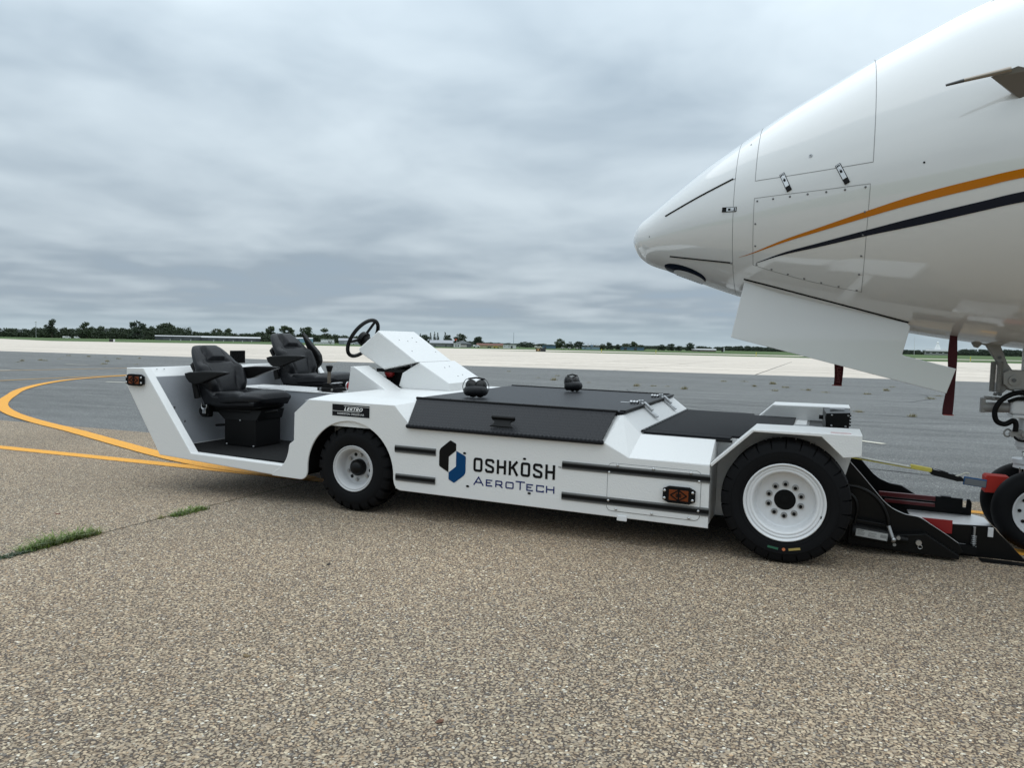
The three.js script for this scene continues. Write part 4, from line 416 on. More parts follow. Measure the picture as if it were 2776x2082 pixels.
// the lettering: flat print on the side panel
const decal = (name, x0, x1, y0, y1, z, t, parent, cut = true) => part(name, new THREE.PlaneGeometry(x1 - x0, y1 - y0).translate((x0 + x1) / 2, (y0 + y1) / 2, z), new THREE.MeshPhysicalMaterial({ map: t, roughness: 0.45, specularIntensity: 0.35, ...(cut ? { transparent: true, alphaTest: 0.5 } : {}) }), parent);
{ const X0 = -2.08, X1 = -1.40, Y0 = 0.255, Y1 = 0.48, S = 3000, px = (x) => (x - X0) * S / 1, py = (y) => (Y1 - y) * S; const t = cv(2040, 675, (c) => {
    c.lineJoin = 'round'; c.lineCap = 'butt';
    const H = [0.3665, 0.4655], w = 0.0175; c.strokeStyle = 'rgb(10,10,12)'; c.lineWidth = w * S; const hw = w / 2, b = H[0] + hw, tp = H[1] - hw, md = (b + tp) / 2;
    const line = (...p) => { c.beginPath(); p.forEach(([x, y], i) => (i ? c.lineTo(px(x), py(y)) : c.moveTo(px(x), py(y)))); c.stroke(); };
    const rrect = (x0, x1, y0, y1, r) => { c.beginPath(); c.moveTo(px(x0 + r), py(y0)); c.lineTo(px(x1 - r), py(y0)); c.quadraticCurveTo(px(x1), py(y0), px(x1), py(y0 + r)); c.lineTo(px(x1), py(y1 - r)); c.quadraticCurveTo(px(x1), py(y1), px(x1 - r), py(y1)); c.lineTo(px(x0 + r), py(y1)); c.quadraticCurveTo(px(x0), py(y1), px(x0), py(y1 - r)); c.lineTo(px(x0), py(y0 + r)); c.quadraticCurveTo(px(x0), py(y0), px(x0 + r), py(y0)); c.closePath(); c.stroke(); };
    const W = 0.0695, step = 0.0888, L = (k) => -2.066 + k * step + hw, Rr = (k) => -2.066 + k * step + W - hw, r = 0.013;
    const O = (k) => rrect(L(k), Rr(k), b, tp, r), Hh = (k) => { line([L(k), H[0]], [L(k), H[1]]); line([Rr(k), H[0]], [Rr(k), H[1]]); line([L(k), md], [Rr(k), md]); };
    const Sx = (k) => { const l = L(k), q = Rr(k); c.beginPath(); c.moveTo(px(q), py(tp - 0.019)); c.lineTo(px(q), py(tp - r)); c.quadraticCurveTo(px(q), py(tp), px(q - r), py(tp)); c.lineTo(px(l + r), py(tp)); c.quadraticCurveTo(px(l), py(tp), px(l), py(tp - r)); c.lineTo(px(l), py(md + 0.016)); c.quadraticCurveTo(px(l), py(md + 0.010), px(l + 0.008), py(md + 0.007)); c.lineTo(px(q - 0.008), py(md - 0.007)); c.quadraticCurveTo(px(q), py(md - 0.010), px(q), py(md - 0.016)); c.lineTo(px(q), py(b + r)); c.quadraticCurveTo(px(q), py(b), px(q - r), py(b)); c.lineTo(px(l + r), py(b)); c.quadraticCurveTo(px(l), py(b), px(l), py(b + r)); c.lineTo(px(l), py(b + 0.019)); c.stroke(); };
    O(0); Sx(1); Hh(2); { const k = 3; line([L(k), H[0]], [L(k), H[1]]); line([Rr(k) + 0.002, H[1]], [L(k) + 0.010, md - 0.003]); line([L(k) + 0.022, md + 0.010], [Rr(k) + 0.004, H[0]]); } O(4); Sx(5); Hh(6);
    c.fillStyle = 'rgb(40,40,44)'; c.font = '54px sans-serif'; c.fillText('TM', px(-1.4445), py(0.449));
    // second line, thin wide capitals
    c.strokeStyle = 'rgb(10,30,92)'; const w2 = 0.0088; c.lineWidth = w2 * S; c.lineJoin = 'miter'; const a = 0.2725, big = 0.3325, sm = 0.3205, h2 = w2 / 2;
    line([-2.060, a], [-2.0235, big - 0.003], [-1.987, a]); line([-2.045, a + 0.020], [-2.002, a + 0.020]);
    const E = (x) => { line([x + 0.049, a + h2], [x + h2, a + h2], [x + h2, sm - h2], [x + 0.049, sm - h2]); line([x, a + 0.025], [x + 0.036, a + 0.025]); }; E(-1.968);
    { const x = -1.896; line([x + h2, a], [x + h2, sm - h2], [x + 0.045, sm - h2], [x + 0.049, sm - 0.010], [x + 0.049, a + 0.026], [x + 0.045, a + 0.020], [x, a + 0.020]); line([x + 0.030, a + 0.020], [x + 0.054, a]); }
    rrect(-1.820 + h2, -1.759 - h2, a + h2, sm - h2, 0.007);
    { const x = -1.745; line([x, big - h2], [x + 0.068, big - h2]); line([x + 0.034, big], [x + 0.034, a]); }
    E(-1.666); { const x = -1.595; c.beginPath(); c.moveTo(px(x + 0.052), py(sm - 0.014)); c.lineTo(px(x + 0.052), py(sm - h2)); c.lineTo(px(x + h2), py(sm - h2)); c.lineTo(px(x + h2), py(a + h2)); c.lineTo(px(x + 0.052), py(a + h2)); c.lineTo(px(x + 0.052), py(a + 0.014)); c.stroke(); }
    { const x = -1.524; line([x + h2, a], [x + h2, sm]); line([x + 0.060 - h2, a], [x + 0.060 - h2, sm]); line([x, a + 0.025], [x + 0.060, a + 0.025]); } });
  decal('lettering', X0, X1, Y0, Y1, 0.0022, t, tug); }
{ const poly = (pts) => { const s = new THREE.Shape(), n = pts.length; pts.forEach(([x, y, r = 0.004], i) => { const [ax, ay] = pts[(i + n - 1) % n], [bx, by] = pts[(i + 1) % n], la = Math.hypot(ax - x, ay - y), lb = Math.hypot(bx - x, by - y), p = [x + (ax - x) / la * r, y + (ay - y) / la * r], q = [x + (bx - x) / lb * r, y + (by - y) / lb * r]; i ? s.lineTo(...p) : s.moveTo(...p); s.quadraticCurveTo(x, y, ...q); }); s.closePath(); return s; };
  const e = grp('emblem', tug); part('black_half', extr(poly([[-2.25, 0.571, 0.008], [-2.204, 0.549, 0.006], [-2.204, 0.501, 0.001], [-2.2605, 0.453, 0.001], [-2.2605, 0.340, 0.001], [-2.336, 0.381, 0.012], [-2.336, 0.50, 0.026]]), 0.0022, 0.0003), D(0.004, 0.4, 0.3), e); part('blue_half', extr(poly([[-2.202, 0.499, 0.001], [-2.127, 0.466, 0.012], [-2.127, 0.338, 0.026], [-2.214, 0.269, 0.008], [-2.2585, 0.291, 0.006], [-2.2585, 0.341, 0.001], [-2.202, 0.387, 0.001]]), 0.0022, 0.0003), D([0.001, 0.046, 0.14], 0.4, 0.3), e); }
{ const t = cv(1024, 288, (c, w, h) => { c.fillStyle = '#e9e9e6'; c.fillRect(0, 0, w, h); c.fillStyle = '#121317'; c.fillRect(9, 9, w - 18, h - 18); c.fillStyle = '#f2f2f0'; c.fillRect(330, 38, w - 340, 7); c.fillRect(10, 160, 740, 7); c.save(); c.transform(1.22, 0, -0.36, 1, 322, 146); c.font = 'bold 112px sans-serif'; c.textAlign = 'left'; c.fillText('LEKTRO', 0, 0, 410); c.restore(); c.font = '58px sans-serif'; c.textAlign = 'center'; c.fillText('WARRENTON, OREGON USA', w / 2 - 5, 238, 770); });
  decal('maker_plate', -3.256, -2.92, 0.676, 0.771, 0.0022, t, tug, false).userData.label = 'black maker plate with white lettering over the front wheel'; }
// wheels
function mirrorWheel(w, cx, cy, z, flip) { w.position.set(cx, cy, z); if (flip) w.rotation.y = Math.PI; return w; }
function rearWheel(z, flip) { const w = grp('rear_wheel', tug, flip ? undefined : 'large rear wheel with deep white dished rim'); const R = 0.372, lugs = [];
  const tyre = lathe([[0.222, -0.05], [0.224, -0.018], [0.236, -0.004], [0.262, 0.006], [0.30, 0.009], [0.316, 0.006], [0.322, 0.001], [0.338, -0.014], [0.350, -0.028], [0.356, -0.05], [0.356, -0.20], [0.350, -0.222], [0.335, -0.245], [0.30, -0.258], [0.24, -0.25], [0.222, -0.20]], 96);
  const N = 26; for (let k = 0; k < N; k++) { const a = (k + 0.12) / N * 2 * Math.PI, da = 2 * Math.PI / N * 0.91; for (const sd of [0, 1]) { const p0 = [[0.316, 0.004], [0.346, -0.003], [0.363, -0.014], [0.3722, -0.034], [0.3722, -0.118], [0.35, -0.118], [0.318, -0.01]], prof = sd ? p0.map(([r, zz]) => [r, -0.25 - zz]) : p0; const g = new THREE.LatheGeometry(prof.map(([r, zz]) => new THREE.Vector2(r, zz)), 4, a + (sd ? da * 0.5 : 0), da); g.rotateX(Math.PI / 2); lugs.push(g); } }
  for (const r of [0.258, 0.306]) lugs.push(new THREE.TorusGeometry(r, 0.0022, 6, 96).translate(0, 0, r < 0.3 ? 0.005 : 0.008));
  part('tyre', [tyre, ...lugs], rubber, w);
  part('rim', lathe([[0.222, -0.06], [0.235, -0.012], [0.2365, 0.001], [0.233, 0.006], [0.227, 0.005], [0.2225, -0.006], [0.219, -0.007], [0.2185, -0.011], [0.216, -0.011], [0.2155, -0.006], [0.206, -0.007], [0.203, -0.012], [0.199, -0.014], [0.196, -0.010], [0.186, -0.012], [0.180, -0.022], [0.176, -0.050], [0.173, -0.088], [0.168, -0.098], [0.158, -0.101], [0.07, -0.101], [0.066, -0.098], [0.0, -0.098]], 96), smoothWhite, w);
  part('lock_ring_gap', box(0.2055, 0.213, -0.075, -0.060, -0.012, -0.004), black, w);
  part('hub', [lathe([[0.0, -0.085], [0.02, -0.083], [0.05, -0.085], [0.058, -0.088], [0.064, -0.100]], 40), lathe([[0.0, -0.078], [0.025, -0.080], [0.03, -0.087]], 30)], blackMatt, w);
  for (let k = 0; k < 10; k++) { const a = (k + 0.5) / 10 * 2 * Math.PI, x = Math.cos(a) * 0.097, y = Math.sin(a) * 0.097; const n = part('wheel_nut', [cyl(0.0150, 0.0160, 0.020, 6).rotateX(Math.PI / 2).translate(x, y, -0.090), cyl(0.0195, 0.0195, 0.004, 20).rotateX(Math.PI / 2).translate(x, y, -0.099)], zinc, w); part('stud_end', cyl(0.0105, 0.0105, 0.012, 14).rotateX(Math.PI / 2).translate(x, y, -0.083), blackMatt, w); if (k > 5 || k === 0 || k === 4) part('torque_mark', box(-0.003, 0.003, -0.004, 0.004, 0, 0.002).translate(x * 0.84, y * 0.84, -0.100), redPaint, w); }
  if (!flip) { const st = (x, y, L, h, m, rot) => part('tyre_label', box(-L / 2, L / 2, -h / 2, h / 2, 0, 0.0012, 0.0005).rotateZ(rot).translate(x, y, 0.0085), m, w); st(-0.050, -0.277, 0.062, 0.013, M([0.02, 0.11, 0.06], 0.5), -0.14); part('tyre_label', cyl(0.0095, 0.0095, 0.0012, 20).rotateX(Math.PI / 2).translate(0.012, -0.281, 0.009), M([0.55, 0.16, 0.06], 0.5), w); st(0.072, -0.272, 0.066, 0.014, M([0.38, 0.28, 0.08], 0.5), 0.22); }
  return mirrorWheel(w, -0.02, 0.372, z, flip); }
rearWheel(-0.02, false); rearWheel(FAR + 0.02, true);
function frontWheel(z, flip) { const w = grp('front_wheel', tug, flip ? undefined : 'smaller front wheel with lugged tyre and white rim'); const lugs = [], N = 22;
  const tyre = lathe([[0.165, -0.05], [0.167, -0.012], [0.178, 0.0], [0.205, 0.010], [0.24, 0.012], [0.262, 0.008], [0.272, 0.002], [0.285, -0.006], [0.302, -0.02], [0.308, -0.045], [0.308, -0.175], [0.30, -0.2], [0.25, -0.225], [0.2, -0.22], [0.165, -0.17]], 88);
  for (let k = 0; k < N; k++) { const a = k / N * 2 * Math.PI, da = 2 * Math.PI / N * 0.74; for (const sd of [0, 1]) { const p0 = [[0.268, 0.004], [0.290, 0.001], [0.314, -0.010], [0.3265, -0.034], [0.3265, -0.108], [0.30, -0.108], [0.285, -0.012]], prof = sd ? p0.map(([r, zz]) => [r, -0.213 - zz]) : p0; const g = new THREE.LatheGeometry(prof.map(([r, zz]) => new THREE.Vector2(r, zz)), 3, a + (sd ? Math.PI / N : 0), da); g.rotateX(Math.PI / 2); lugs.push(g); } }
  part('tyre', [tyre, ...lugs], rubber, w);
  part('rim', lathe([[0.165, -0.06], [0.174, -0.010], [0.1765, 0.002], [0.174, 0.007], [0.169, 0.007], [0.165, -0.001], [0.162, -0.002], [0.160, 0.001], [0.152, 0.000], [0.146, -0.010], [0.136, -0.028], [0.130, -0.06], [0.127, -0.082], [0.120, -0.088], [0.0, -0.088]], 80), M(0.5, 0.4), w);
  part('hub_cap', [lathe([[0.0, -0.012], [0.022, -0.014], [0.040, -0.022], [0.052, -0.036], [0.056, -0.05], [0.062, -0.052], [0.064, -0.088]], 44)], D(0.005, 0.35, 0.4), w);
  for (let k = 0; k < 6; k++) { const a = (k + 0.35) / 6 * 2 * Math.PI, x = Math.cos(a) * 0.097, y = Math.sin(a) * 0.097; part('wheel_nut', [cyl(0.011, 0.012, 0.018, 6).rotateX(Math.PI / 2).translate(x, y, -0.078), cyl(0.016, 0.016, 0.004, 18).rotateX(Math.PI / 2).translate(x, y, -0.086)], zinc, w); if (k % 2) part('rim_hole', cyl(0.014, 0.014, 0.002, 18).rotateX(Math.PI / 2).translate(Math.cos(a + 0.5) * 0.1, Math.sin(a + 0.5) * 0.1, -0.0872), black, w); }
  return mirrorWheel(w, -3.085, 0.282, z, flip); }
frontWheel(-0.035, false); frontWheel(FAR + 0.035, true);
part('axle', [rodBetween([-0.02, 0.372, -0.2], [-0.02, 0.372, FAR + 0.2], 0.06), rodBetween([-3.085, 0.282, -0.2], [-3.085, 0.282, FAR + 0.2], 0.045)], blackMatt, tug);
both((sg, m) => part('wheel_liner', [box(-3.50, -2.69, 0.64, 0.66, m(-0.018), m(-0.36)), box(-3.50, -3.485, 0.22, 0.64, m(-0.03), m(-0.36))], black, tug));
// rear control box and pipes
{ const b = grp('control_box', tug, 'black box on the rear bed between the fenders'); part('case', hull([[0.195, 0.715, -1.25], [0.352, 0.715, -1.25], [0.195, 0.822, -1.25], [0.357, 0.835, -1.25], [0.172, 0.715, -1.47], [0.352, 0.715, -1.47], [0.172, 0.85, -1.47], [0.352, 0.85, -1.47]]), blackGloss, b); for (const [x, y] of [[0.235, 0.812], [0.345, 0.815], [0.235, 0.735], [0.33, 0.735]]) part('screw', new THREE.SphereGeometry(0.008, 10, 8).translate(x, y, -1.248), steel, b); part('knob', cyl(0.016, 0.016, 0.03, 16).rotateZ(Math.PI / 2).translate(0.162, 0.785, -1.34), black, b); part('label_plate', box(0.1835, 0.1850, 0.765, 0.80, -1.275, -1.30), smoothWhite, b); part('top_label', box(0.22, 0.32, 0.8525, 0.8535, -1.36, -1.40), smoothWhite, b); for (let k = 0; k < 4; k++) part('side_clip', box(0.354, 0.366, 0.735 + k * 0.024, 0.747 + k * 0.024, -1.27, -1.30, 0.003), black, b); part('foot', box(0.18, 0.35, 0.66, 0.715, -1.27, -1.45), black, b); }
for (let k = 0; k < 3; k++) part('bent_pipe', tube([[-0.02, 0.735 - k * 0.012, -1.05 - k * 0.06], [0.08, 0.736 - k * 0.012, -1.05 - k * 0.06], [0.15, 0.725 - k * 0.012, -1.06 - k * 0.06], [0.19, 0.69, -1.07 - k * 0.06]], 0.009, 24), zinc, tug);
part('rear_cross_member', box(0.06, 0.20, 0.45, 0.69, -0.385, FAR + 0.385), black, tug);
// cradle that holds the nose wheel
const cradle = grp('nose_wheel_cradle', tug, 'black steel cradle with red plates gripping the nose wheel');
const armPts = [[0.10, 0.12], [0.20, 0.60], [0.34, 0.58], [0.44, 0.47], [0.50, 0.40], [0.565, 0.328], [0.611, 0.292], [0.686, 0.262], [0.769, 0.251], [0.843, 0.208], [0.911, 0.167], [0.99, 0.115], [1.02, 0.06], [1.0, 0.045], [0.15, 0.045]];
both((sg, m) => { part('side_arm', extr(armPts, m(-0.615), m(-0.640), 0.003), blackGloss, cradle); part('arm_edge_highlight', tube(armPts.slice(2, 12).map(([x, y]) => [x, y + 0.001, m(-0.612)]), 0.0022, 60, 6), steel, cradle); });  // thin bright line along each arm stands in for its edge catching light
both((sg, m) => part('lower_beam', extr([[0.36, 0.215], [0.58, 0.198], [0.60, 0.13], [0.80, 0.165], [0.99, 0.05], [0.99, 0.028], [0.36, 0.045]], m(-0.545), m(-0.612), 0.004), blackGloss, cradle));
{ const c = part('hydraulic_cylinder', [rodBetween([0.38, 0.142, -0.52], [0.60, 0.126, -0.52], 0.045, 0.045, 24), rodBetween([0.60, 0.126, -0.52], [0.70, 0.118, -0.52], 0.02, 0.02, 16)], black, cradle); const t = cv(512, 160, (x, w, h) => { x.fillStyle = '#b9bab8'; x.fillRect(0, 0, w, h); x.strokeStyle = '#555'; x.lineWidth = 4; x.strokeRect(8, 8, w - 16, h - 16); x.fillStyle = '#333'; x.fillRect(20, 20, 110, 12); for (let k = 0; k < 5; k++) x.fillRect(20, 46 + k * 18, 90 + (k * 37) % 40, 5); x.font = 'bold 30px sans-serif'; x.fillText('SPENCER', 205, 66); for (let k = 0; k < 4; k++) x.fillRect(200, 84 + k * 14, 110 + (k * 29) % 50, 4); for (let k = 0; k < 16; k++) x.fillRect(400 + k * 6, 40, k % 3 ? 2 : 4, 70); }); const o = part('data_plate', new THREE.PlaneGeometry(0.182, 0.047).rotateZ(-0.075).translate(0.492, 0.137, -0.4735), new THREE.MeshStandardMaterial({ map: t, roughness: 0.4, metalness: 0.3 }), c); o.userData.label = 'silver data plate with small print and barcode'; }
part('hose_fitting', [rodBetween([0.585, 0.20, -0.50], [0.61, 0.13, -0.49], 0.014, 0.014, 12), new THREE.SphereGeometry(0.018, 12, 10).translate(0.617, 0.118, -0.49), cyl(0.012, 0.012, 0.03, 12).rotateX(Math.PI / 2).translate(0.645, 0.133, -0.50)], zinc, cradle);
part('hydraulic_hose', [tube([[0.30, 0.43, -0.5], [0.40, 0.425, -0.5], [0.48, 0.39, -0.5], [0.54, 0.33, -0.5], [0.575, 0.26, -0.5], [0.587, 0.20, -0.5]], 0.011, 50, 10), tube([[0.33, 0.40, -0.47], [0.38, 0.36, -0.47], [0.40, 0.30, -0.47], [0.39, 0.20, -0.47]], 0.011, 40, 10)], blackGloss, cradle);
part('quick_pin', [cyl(0.017, 0.017, 0.02, 18).rotateX(Math.PI / 2).translate(0.763, 0.108, -0.535), new THREE.TorusGeometry(0.012, 0.0025, 6, 18).translate(0.772, 0.082, -0.53)], steel, cradle); part('bolt_head', cyl(0.010, 0.010, 0.01, 12).rotateX(Math.PI / 2).translate(0.63, 0.075, -0.542), zinc, cradle);
part('red_guide', extr([[0.79, 0.235], [0.965, 0.236], [0.965, 0.15], [0.925, 0.148]], -0.70, -0.712, 0.002), P([0.24, 0.006, 0.006], 0.4), cradle).userData.label = 'red wedge plate behind the near arm';
for (const b of [box(0.60, 0.98, 0.188, 0.222, -1.60, -1.63, 0.002), box(0.64, 0.978, 0.146, 0.170, -1.585, -1.62, 0.002)]) part('red_rail', b, P([0.10, 0.004, 0.005], 0.4), cradle).userData.label = 'dark red horizontal rail of the far side';
part('gate_plate', extr([[0.62, 0.09], [1.222, 0.09], [1.222, 0.19], [1.21, 0.218], [1.19, 0.218], [1.187, 0.155], [1.165, 0.155], [1.163, 0.219], [0.98, 0.219], [0.98, 0.18], [0.62, 0.18]], -1.64, -1.66, 0.002), black, cradle);
part('gate_stop', box(1.02, 1.085, 0.218, 0.228, -1.62, -1.67, 0.002), black, cradle);
const silver = M(0.66, 0.4, 0.3);
part('silver_plate', [hull([[0.80, 0.10, -0.78], [1.22, 0.10, -0.78], [1.30, 0.10, -1.25], [1.30, 0.10, -1.62], [1.24, 0.10, -1.69], [0.80, 0.10, -1.69], [0.80, 0.088, -0.78], [1.22, 0.088, -0.78], [1.30, 0.088, -1.25], [1.30, 0.088, -1.62], [1.24, 0.088, -1.69], [0.80, 0.088, -1.69]]), box(1.165, 1.195, 0.15, 0.21, -0.73, -0.742, 0.002)], silver, cradle);
part('cross_plate', box(0.2, 1.1, 0.045, 0.085, -0.66, -1.75), blackMatt, cradle);
part('spring_post', [rodBetween([1.09, 0.205, -0.72], [1.09, 0.06, -0.72], 0.008), ...[0.10, 0.112, 0.124, 0.136, 0.148].map((y) => new THREE.TorusGeometry(0.013, 0.004, 6, 16).rotateX(Math.PI / 2).translate(1.09, y, -0.72))], zinc, cradle);
both((sg, m) => part('wheel_scoop', extr(sg > 0 ? [[0.90, 0.20], [1.19, 0.216], [1.38, 0.022], [1.40, 0.002], [0.90, 0.004]] : [[0.90, 0.085], [1.31, 0.085], [1.38, 0.022], [1.40, 0.002], [0.90, 0.004]], m(-0.745), m(-0.76), 0.002), blackGloss, cradle));
part('light_slot', [box(0.99, 1.05, 0.070, 0.086, -0.742, -0.7445), box(1.075, 1.11, 0.066, 0.080, -0.742, -0.7445)], silver, cradle);
part('skid', box(1.12, 1.75, 0.012, 0.020, -0.62, -0.70), black, cradle);

// ---------------------------------------------------------------- the jet
const jet = thing('business_jet', 'white business jet nose with orange and navy cheat lines, its nose gear on the tug', 'aircraft'); jet.quaternion.copy(tilt);
const ST = [[-1.285, 2.105, 2.085], [-1.27, 2.165, 2.045], [-1.24, 2.215, 1.99], [-1.21, 2.248, 1.955], [-1.14, 2.303, 1.908], [-1.0, 2.42, 1.86], [-0.74, 2.62, 1.763], [-0.487, 2.785, 1.677], [-0.2, 2.968, 1.598], [0.1, 3.132, 1.535], [0.374, 3.282, 1.482], [0.607, 3.393, 1.44], [0.82, 3.494, 1.405], [1.03, 3.578, 1.377], [1.39, 3.70, 1.336], [2.0, 3.86, 1.29], [2.8, 3.97, 1.25], [4, 4.01, 1.23], [12, 4.01, 1.23]];
function herm(col, x) { let i = 0; while (i < ST.length - 2 && x > ST[i + 1][0]) i++; const m = (k) => (k === 0 ? (ST[1][col] - ST[0][col]) / (ST[1][0] - ST[0][0]) : k === ST.length - 1 ? 0 : (ST[k + 1][col] - ST[k - 1][col]) / (ST[k + 1][0] - ST[k - 1][0])), h = ST[i + 1][0] - ST[i][0], t = (x - ST[i][0]) / h; return (2 * t ** 3 - 3 * t * t + 1) * ST[i][col] + (t ** 3 - 2 * t * t + t) * h * m(i) + (-2 * t ** 3 + 3 * t * t) * ST[i + 1][col] + (t ** 3 - t * t) * h * m(i + 1); }
const sec = (x) => { const t = herm(1, x), b = herm(2, x); return [(t + b) / 2, (t - b) / 2, (t - b) / 2 * 0.98]; };
const skin = (x, y, off = 0, side = 1) => { const [c, h, w] = sec(x), k = clamp((y - c) / h, -1, 1), z = w * Math.sqrt(1 - k * k); const P0 = V(x, y, CL + side * z); if (!off) return P0; const e = 0.004, n = V(0, k / h, side * Math.sqrt(1 - k * k) / w).normalize(), zx = (w0) => { const [c2, h2, w2] = sec(x + w0), k2 = clamp((y - c2) / h2, -1, 1); return w2 * Math.sqrt(1 - k2 * k2); }; const sl = (zx(e) - zx(-e)) / (2 * e); const nn = V(-sl * n.z * side, n.y, n.z).normalize(); return P0.addScaledVector(nn, off); };
function bodyLoft(x0, x1, n, bias) { const pos = [], uv = [], idx = [], na = 128; for (let j = 0; j <= n; j++) { const f = j / n, x = x0 + (x1 - x0) * Math.pow(f, bias), [c, h, w] = sec(x); for (let i = 0; i <= na; i++) { const a = i / na * 2 * Math.PI; pos.push(x, c + h * Math.cos(a), CL + w * Math.sin(a)); uv.push(i / na, f); } } for (let j = 0; j < n; j++) for (let i = 0; i < na; i++) { const b = j * (na + 1) + i; idx.push(b, b + 1, b + na + 1, b + 1, b + na + 2, b + na + 1); } const g = new THREE.BufferGeometry(); g.setAttribute('position', new THREE.Float32BufferAttribute(pos, 3)); g.setAttribute('uv', new THREE.Float32BufferAttribute(uv, 2)); g.setIndex(idx); g.computeVertexNormals(); 
  const nn = g.attributes.normal; for (let j = 0; j <= n; j++) { const a = j * (na + 1), b = a + na; const v = V(nn.getX(a) + nn.getX(b), nn.getY(a) + nn.getY(b), nn.getZ(a) + nn.getZ(b)).normalize(); nn.setXYZ(a, v.x, v.y, v.z); nn.setXYZ(b, v.x, v.y, v.z); } return g; }
part('radome', [bodyLoft(-1.285, -0.4715, 90, 2.2)], jetWhite, jet).userData.label = 'rounded white nose cone';
const fus = part('fuselage', [bodyLoft(-0.468, 12, 220, 1.4)], jetWhite, jet);
part('radome_seam', (() => { const pts = []; const [c, h, w] = sec(-0.4697); for (let i = 0; i <= 128; i++) { const a = i / 128 * 2 * Math.PI; pts.push([-0.4697, c + (h - 0.002) * Math.cos(a), CL + (w - 0.002) * Math.sin(a)]); } return [tube(pts, 0.0022, 256, 6)]; })(), seamDark, jet);
part('tail_cone', [(() => { const [c, h, w] = sec(11.9); return new THREE.ConeGeometry(1, 4.2, 64).rotateZ(-Math.PI / 2).scale(1, h, w).translate(12 + 2.1, c, CL); })()], jetWhite, jet);
// paint on the skin: ribbons between an upper and a lower edge
const interp = (a, f) => { const k = f * (a.length - 1), i = Math.min(a.length - 2, Math.floor(k)), t = k - i, p = (q) => a[clamp(q, 0, a.length - 1)], cr = (c) => { const A = p(i - 1)[c], B = p(i)[c], C = p(i + 1)[c], D = p(i + 2)[c]; return 0.5 * (2 * B + (C - A) * t + (2 * A - 5 * B + 4 * C - D) * t * t + (3 * B - A - 3 * C + D) * t ** 3); }; return [cr(0), cr(1)]; };
function ribbon(U, L, n, off, side = 1) { const pos = [], idx = []; for (let i = 0; i <= n; i++) { const a = interp(U, i / n), b = interp(L, i / n); for (let k = 0; k <= 3; k++) { const p = skin(lerp(a[0], b[0], k / 3), lerp(a[1], b[1], k / 3), off, side); pos.push(p.x, p.y, p.z); } if (i) for (let k = 0; k < 3; k++) { const q = (i - 1) * 4 + k; if (side > 0) idx.push(q, q + 1, q + 4, q + 1, q + 5, q + 4); else idx.push(q, q + 4, q + 1, q + 1, q + 4, q + 5); } } const g = new THREE.BufferGeometry(); g.setAttribute('position', new THREE.Float32BufferAttribute(pos, 3)); g.setIndex(idx); g.computeVertexNormals(); return g; }
const orU = [[-0.426, 1.9125], [-0.319, 1.941], [-0.124, 2.008], [0.096, 2.071], [0.359, 2.147], [0.538, 2.197], [0.717, 2.238], [0.929, 2.278], [1.094, 2.307], [1.6, 2.38], [2.6, 2.50]], orL = [[-0.426, 1.9115], [-0.319, 1.935], [-0.123, 1.991], [0.097, 2.046], [0.362, 2.11], [0.542, 2.153], [0.721, 2.19], [0.933, 2.23], [1.098, 2.26], [1.61, 2.325], [2.6, 2.43]];
const naU = [[-0.307, 1.8725], [-0.122, 1.929], [0.101, 1.978], [0.357, 2.034], [0.548, 2.076], [0.729, 2.113], [0.941, 2.155], [1.106, 2.188], [1.6, 2.265], [2.6, 2.38]], naL = [[-0.307, 1.869], [-0.121, 1.915], [0.102, 1.953], [0.355, 2.0], [0.552, 2.032], [0.734, 2.063], [0.947, 2.104], [1.113, 2.134], [1.6, 2.20], [2.6, 2.29]];
for (const s of [1, -1]) { part('orange_cheat_line', ribbon(orU, orL, 160, 0.0025, s), jetOrange, fus); part('navy_cheat_line', ribbon(naU, naL, 160, 0.0025, s), jetNavy, fus); }
const skinLine = (pts, r, n = 60, off = 0.0) => { const c = []; for (let i = 0; i <= n; i++) { const [x, y] = interp(pts, i / n), p = skin(x, y, off); c.push([p.x, p.y, p.z]); } return tube(c, r, n * 2, 5); };
const poly2 = (pts, r, n) => pts.slice(1).map((p, i) => skinLine([pts[i], p], r, n));
part('nose_bay_door_seam', [...poly2([[-0.331, 2.76], [-0.331, 2.406]], 0.0019, 24), ...poly2([[-0.331, 2.406], [-0.142, 2.408], [0.078, 2.416], [0.367, 2.429]], 0.0019, 24), ...poly2([[0.366, 3.26], [0.368, 2.757], [0.367, 2.429]], 0.0019, 40), ...poly2([[-0.331, 2.76], [-0.331, 2.87]], 0.0019, 12)], seamDark, fus);
const ap = part('avionics_panel_seam', poly2([[-0.329, 2.288], [-0.33, 2.09], [-0.328, 1.859], [-0.203, 1.816], [0.008, 1.753], [0.222, 1.701], [0.358, 1.673], [0.356, 1.99], [0.359, 2.302], [0.084, 2.294], [-0.329, 2.288]], 0.0016, 24), seamDark, fus);
for (const [x, y] of [[-0.308, 2.267], [-0.206, 2.27], [-0.101, 2.273], [0.006, 2.277], [0.115, 2.279], [0.222, 2.281], [0.334, 2.285], [-0.315, 2.119], [-0.313, 1.979], [-0.304, 1.861], [-0.203, 1.827], [-0.097, 1.793], [0.007, 1.763], [0.114, 1.735], [0.221, 1.71], [0.33, 1.685], [0.34, 2.14], [0.339, 2.007], [0.338, 1.886], [0.335, 1.779]]) { const p = skin(x, y, 0.001); part('panel_screw', new THREE.SphereGeometry(0.0072, 12, 8).scale(1, 1, 0.45).translate(p.x, p.y, p.z), M(0.16, 0.4, 0.8), fus); }
function skinFrame(x, y) { const a = skin(x, y, 0.0), n = skin(x, y, 1).sub(a).normalize(); return [a, n]; }
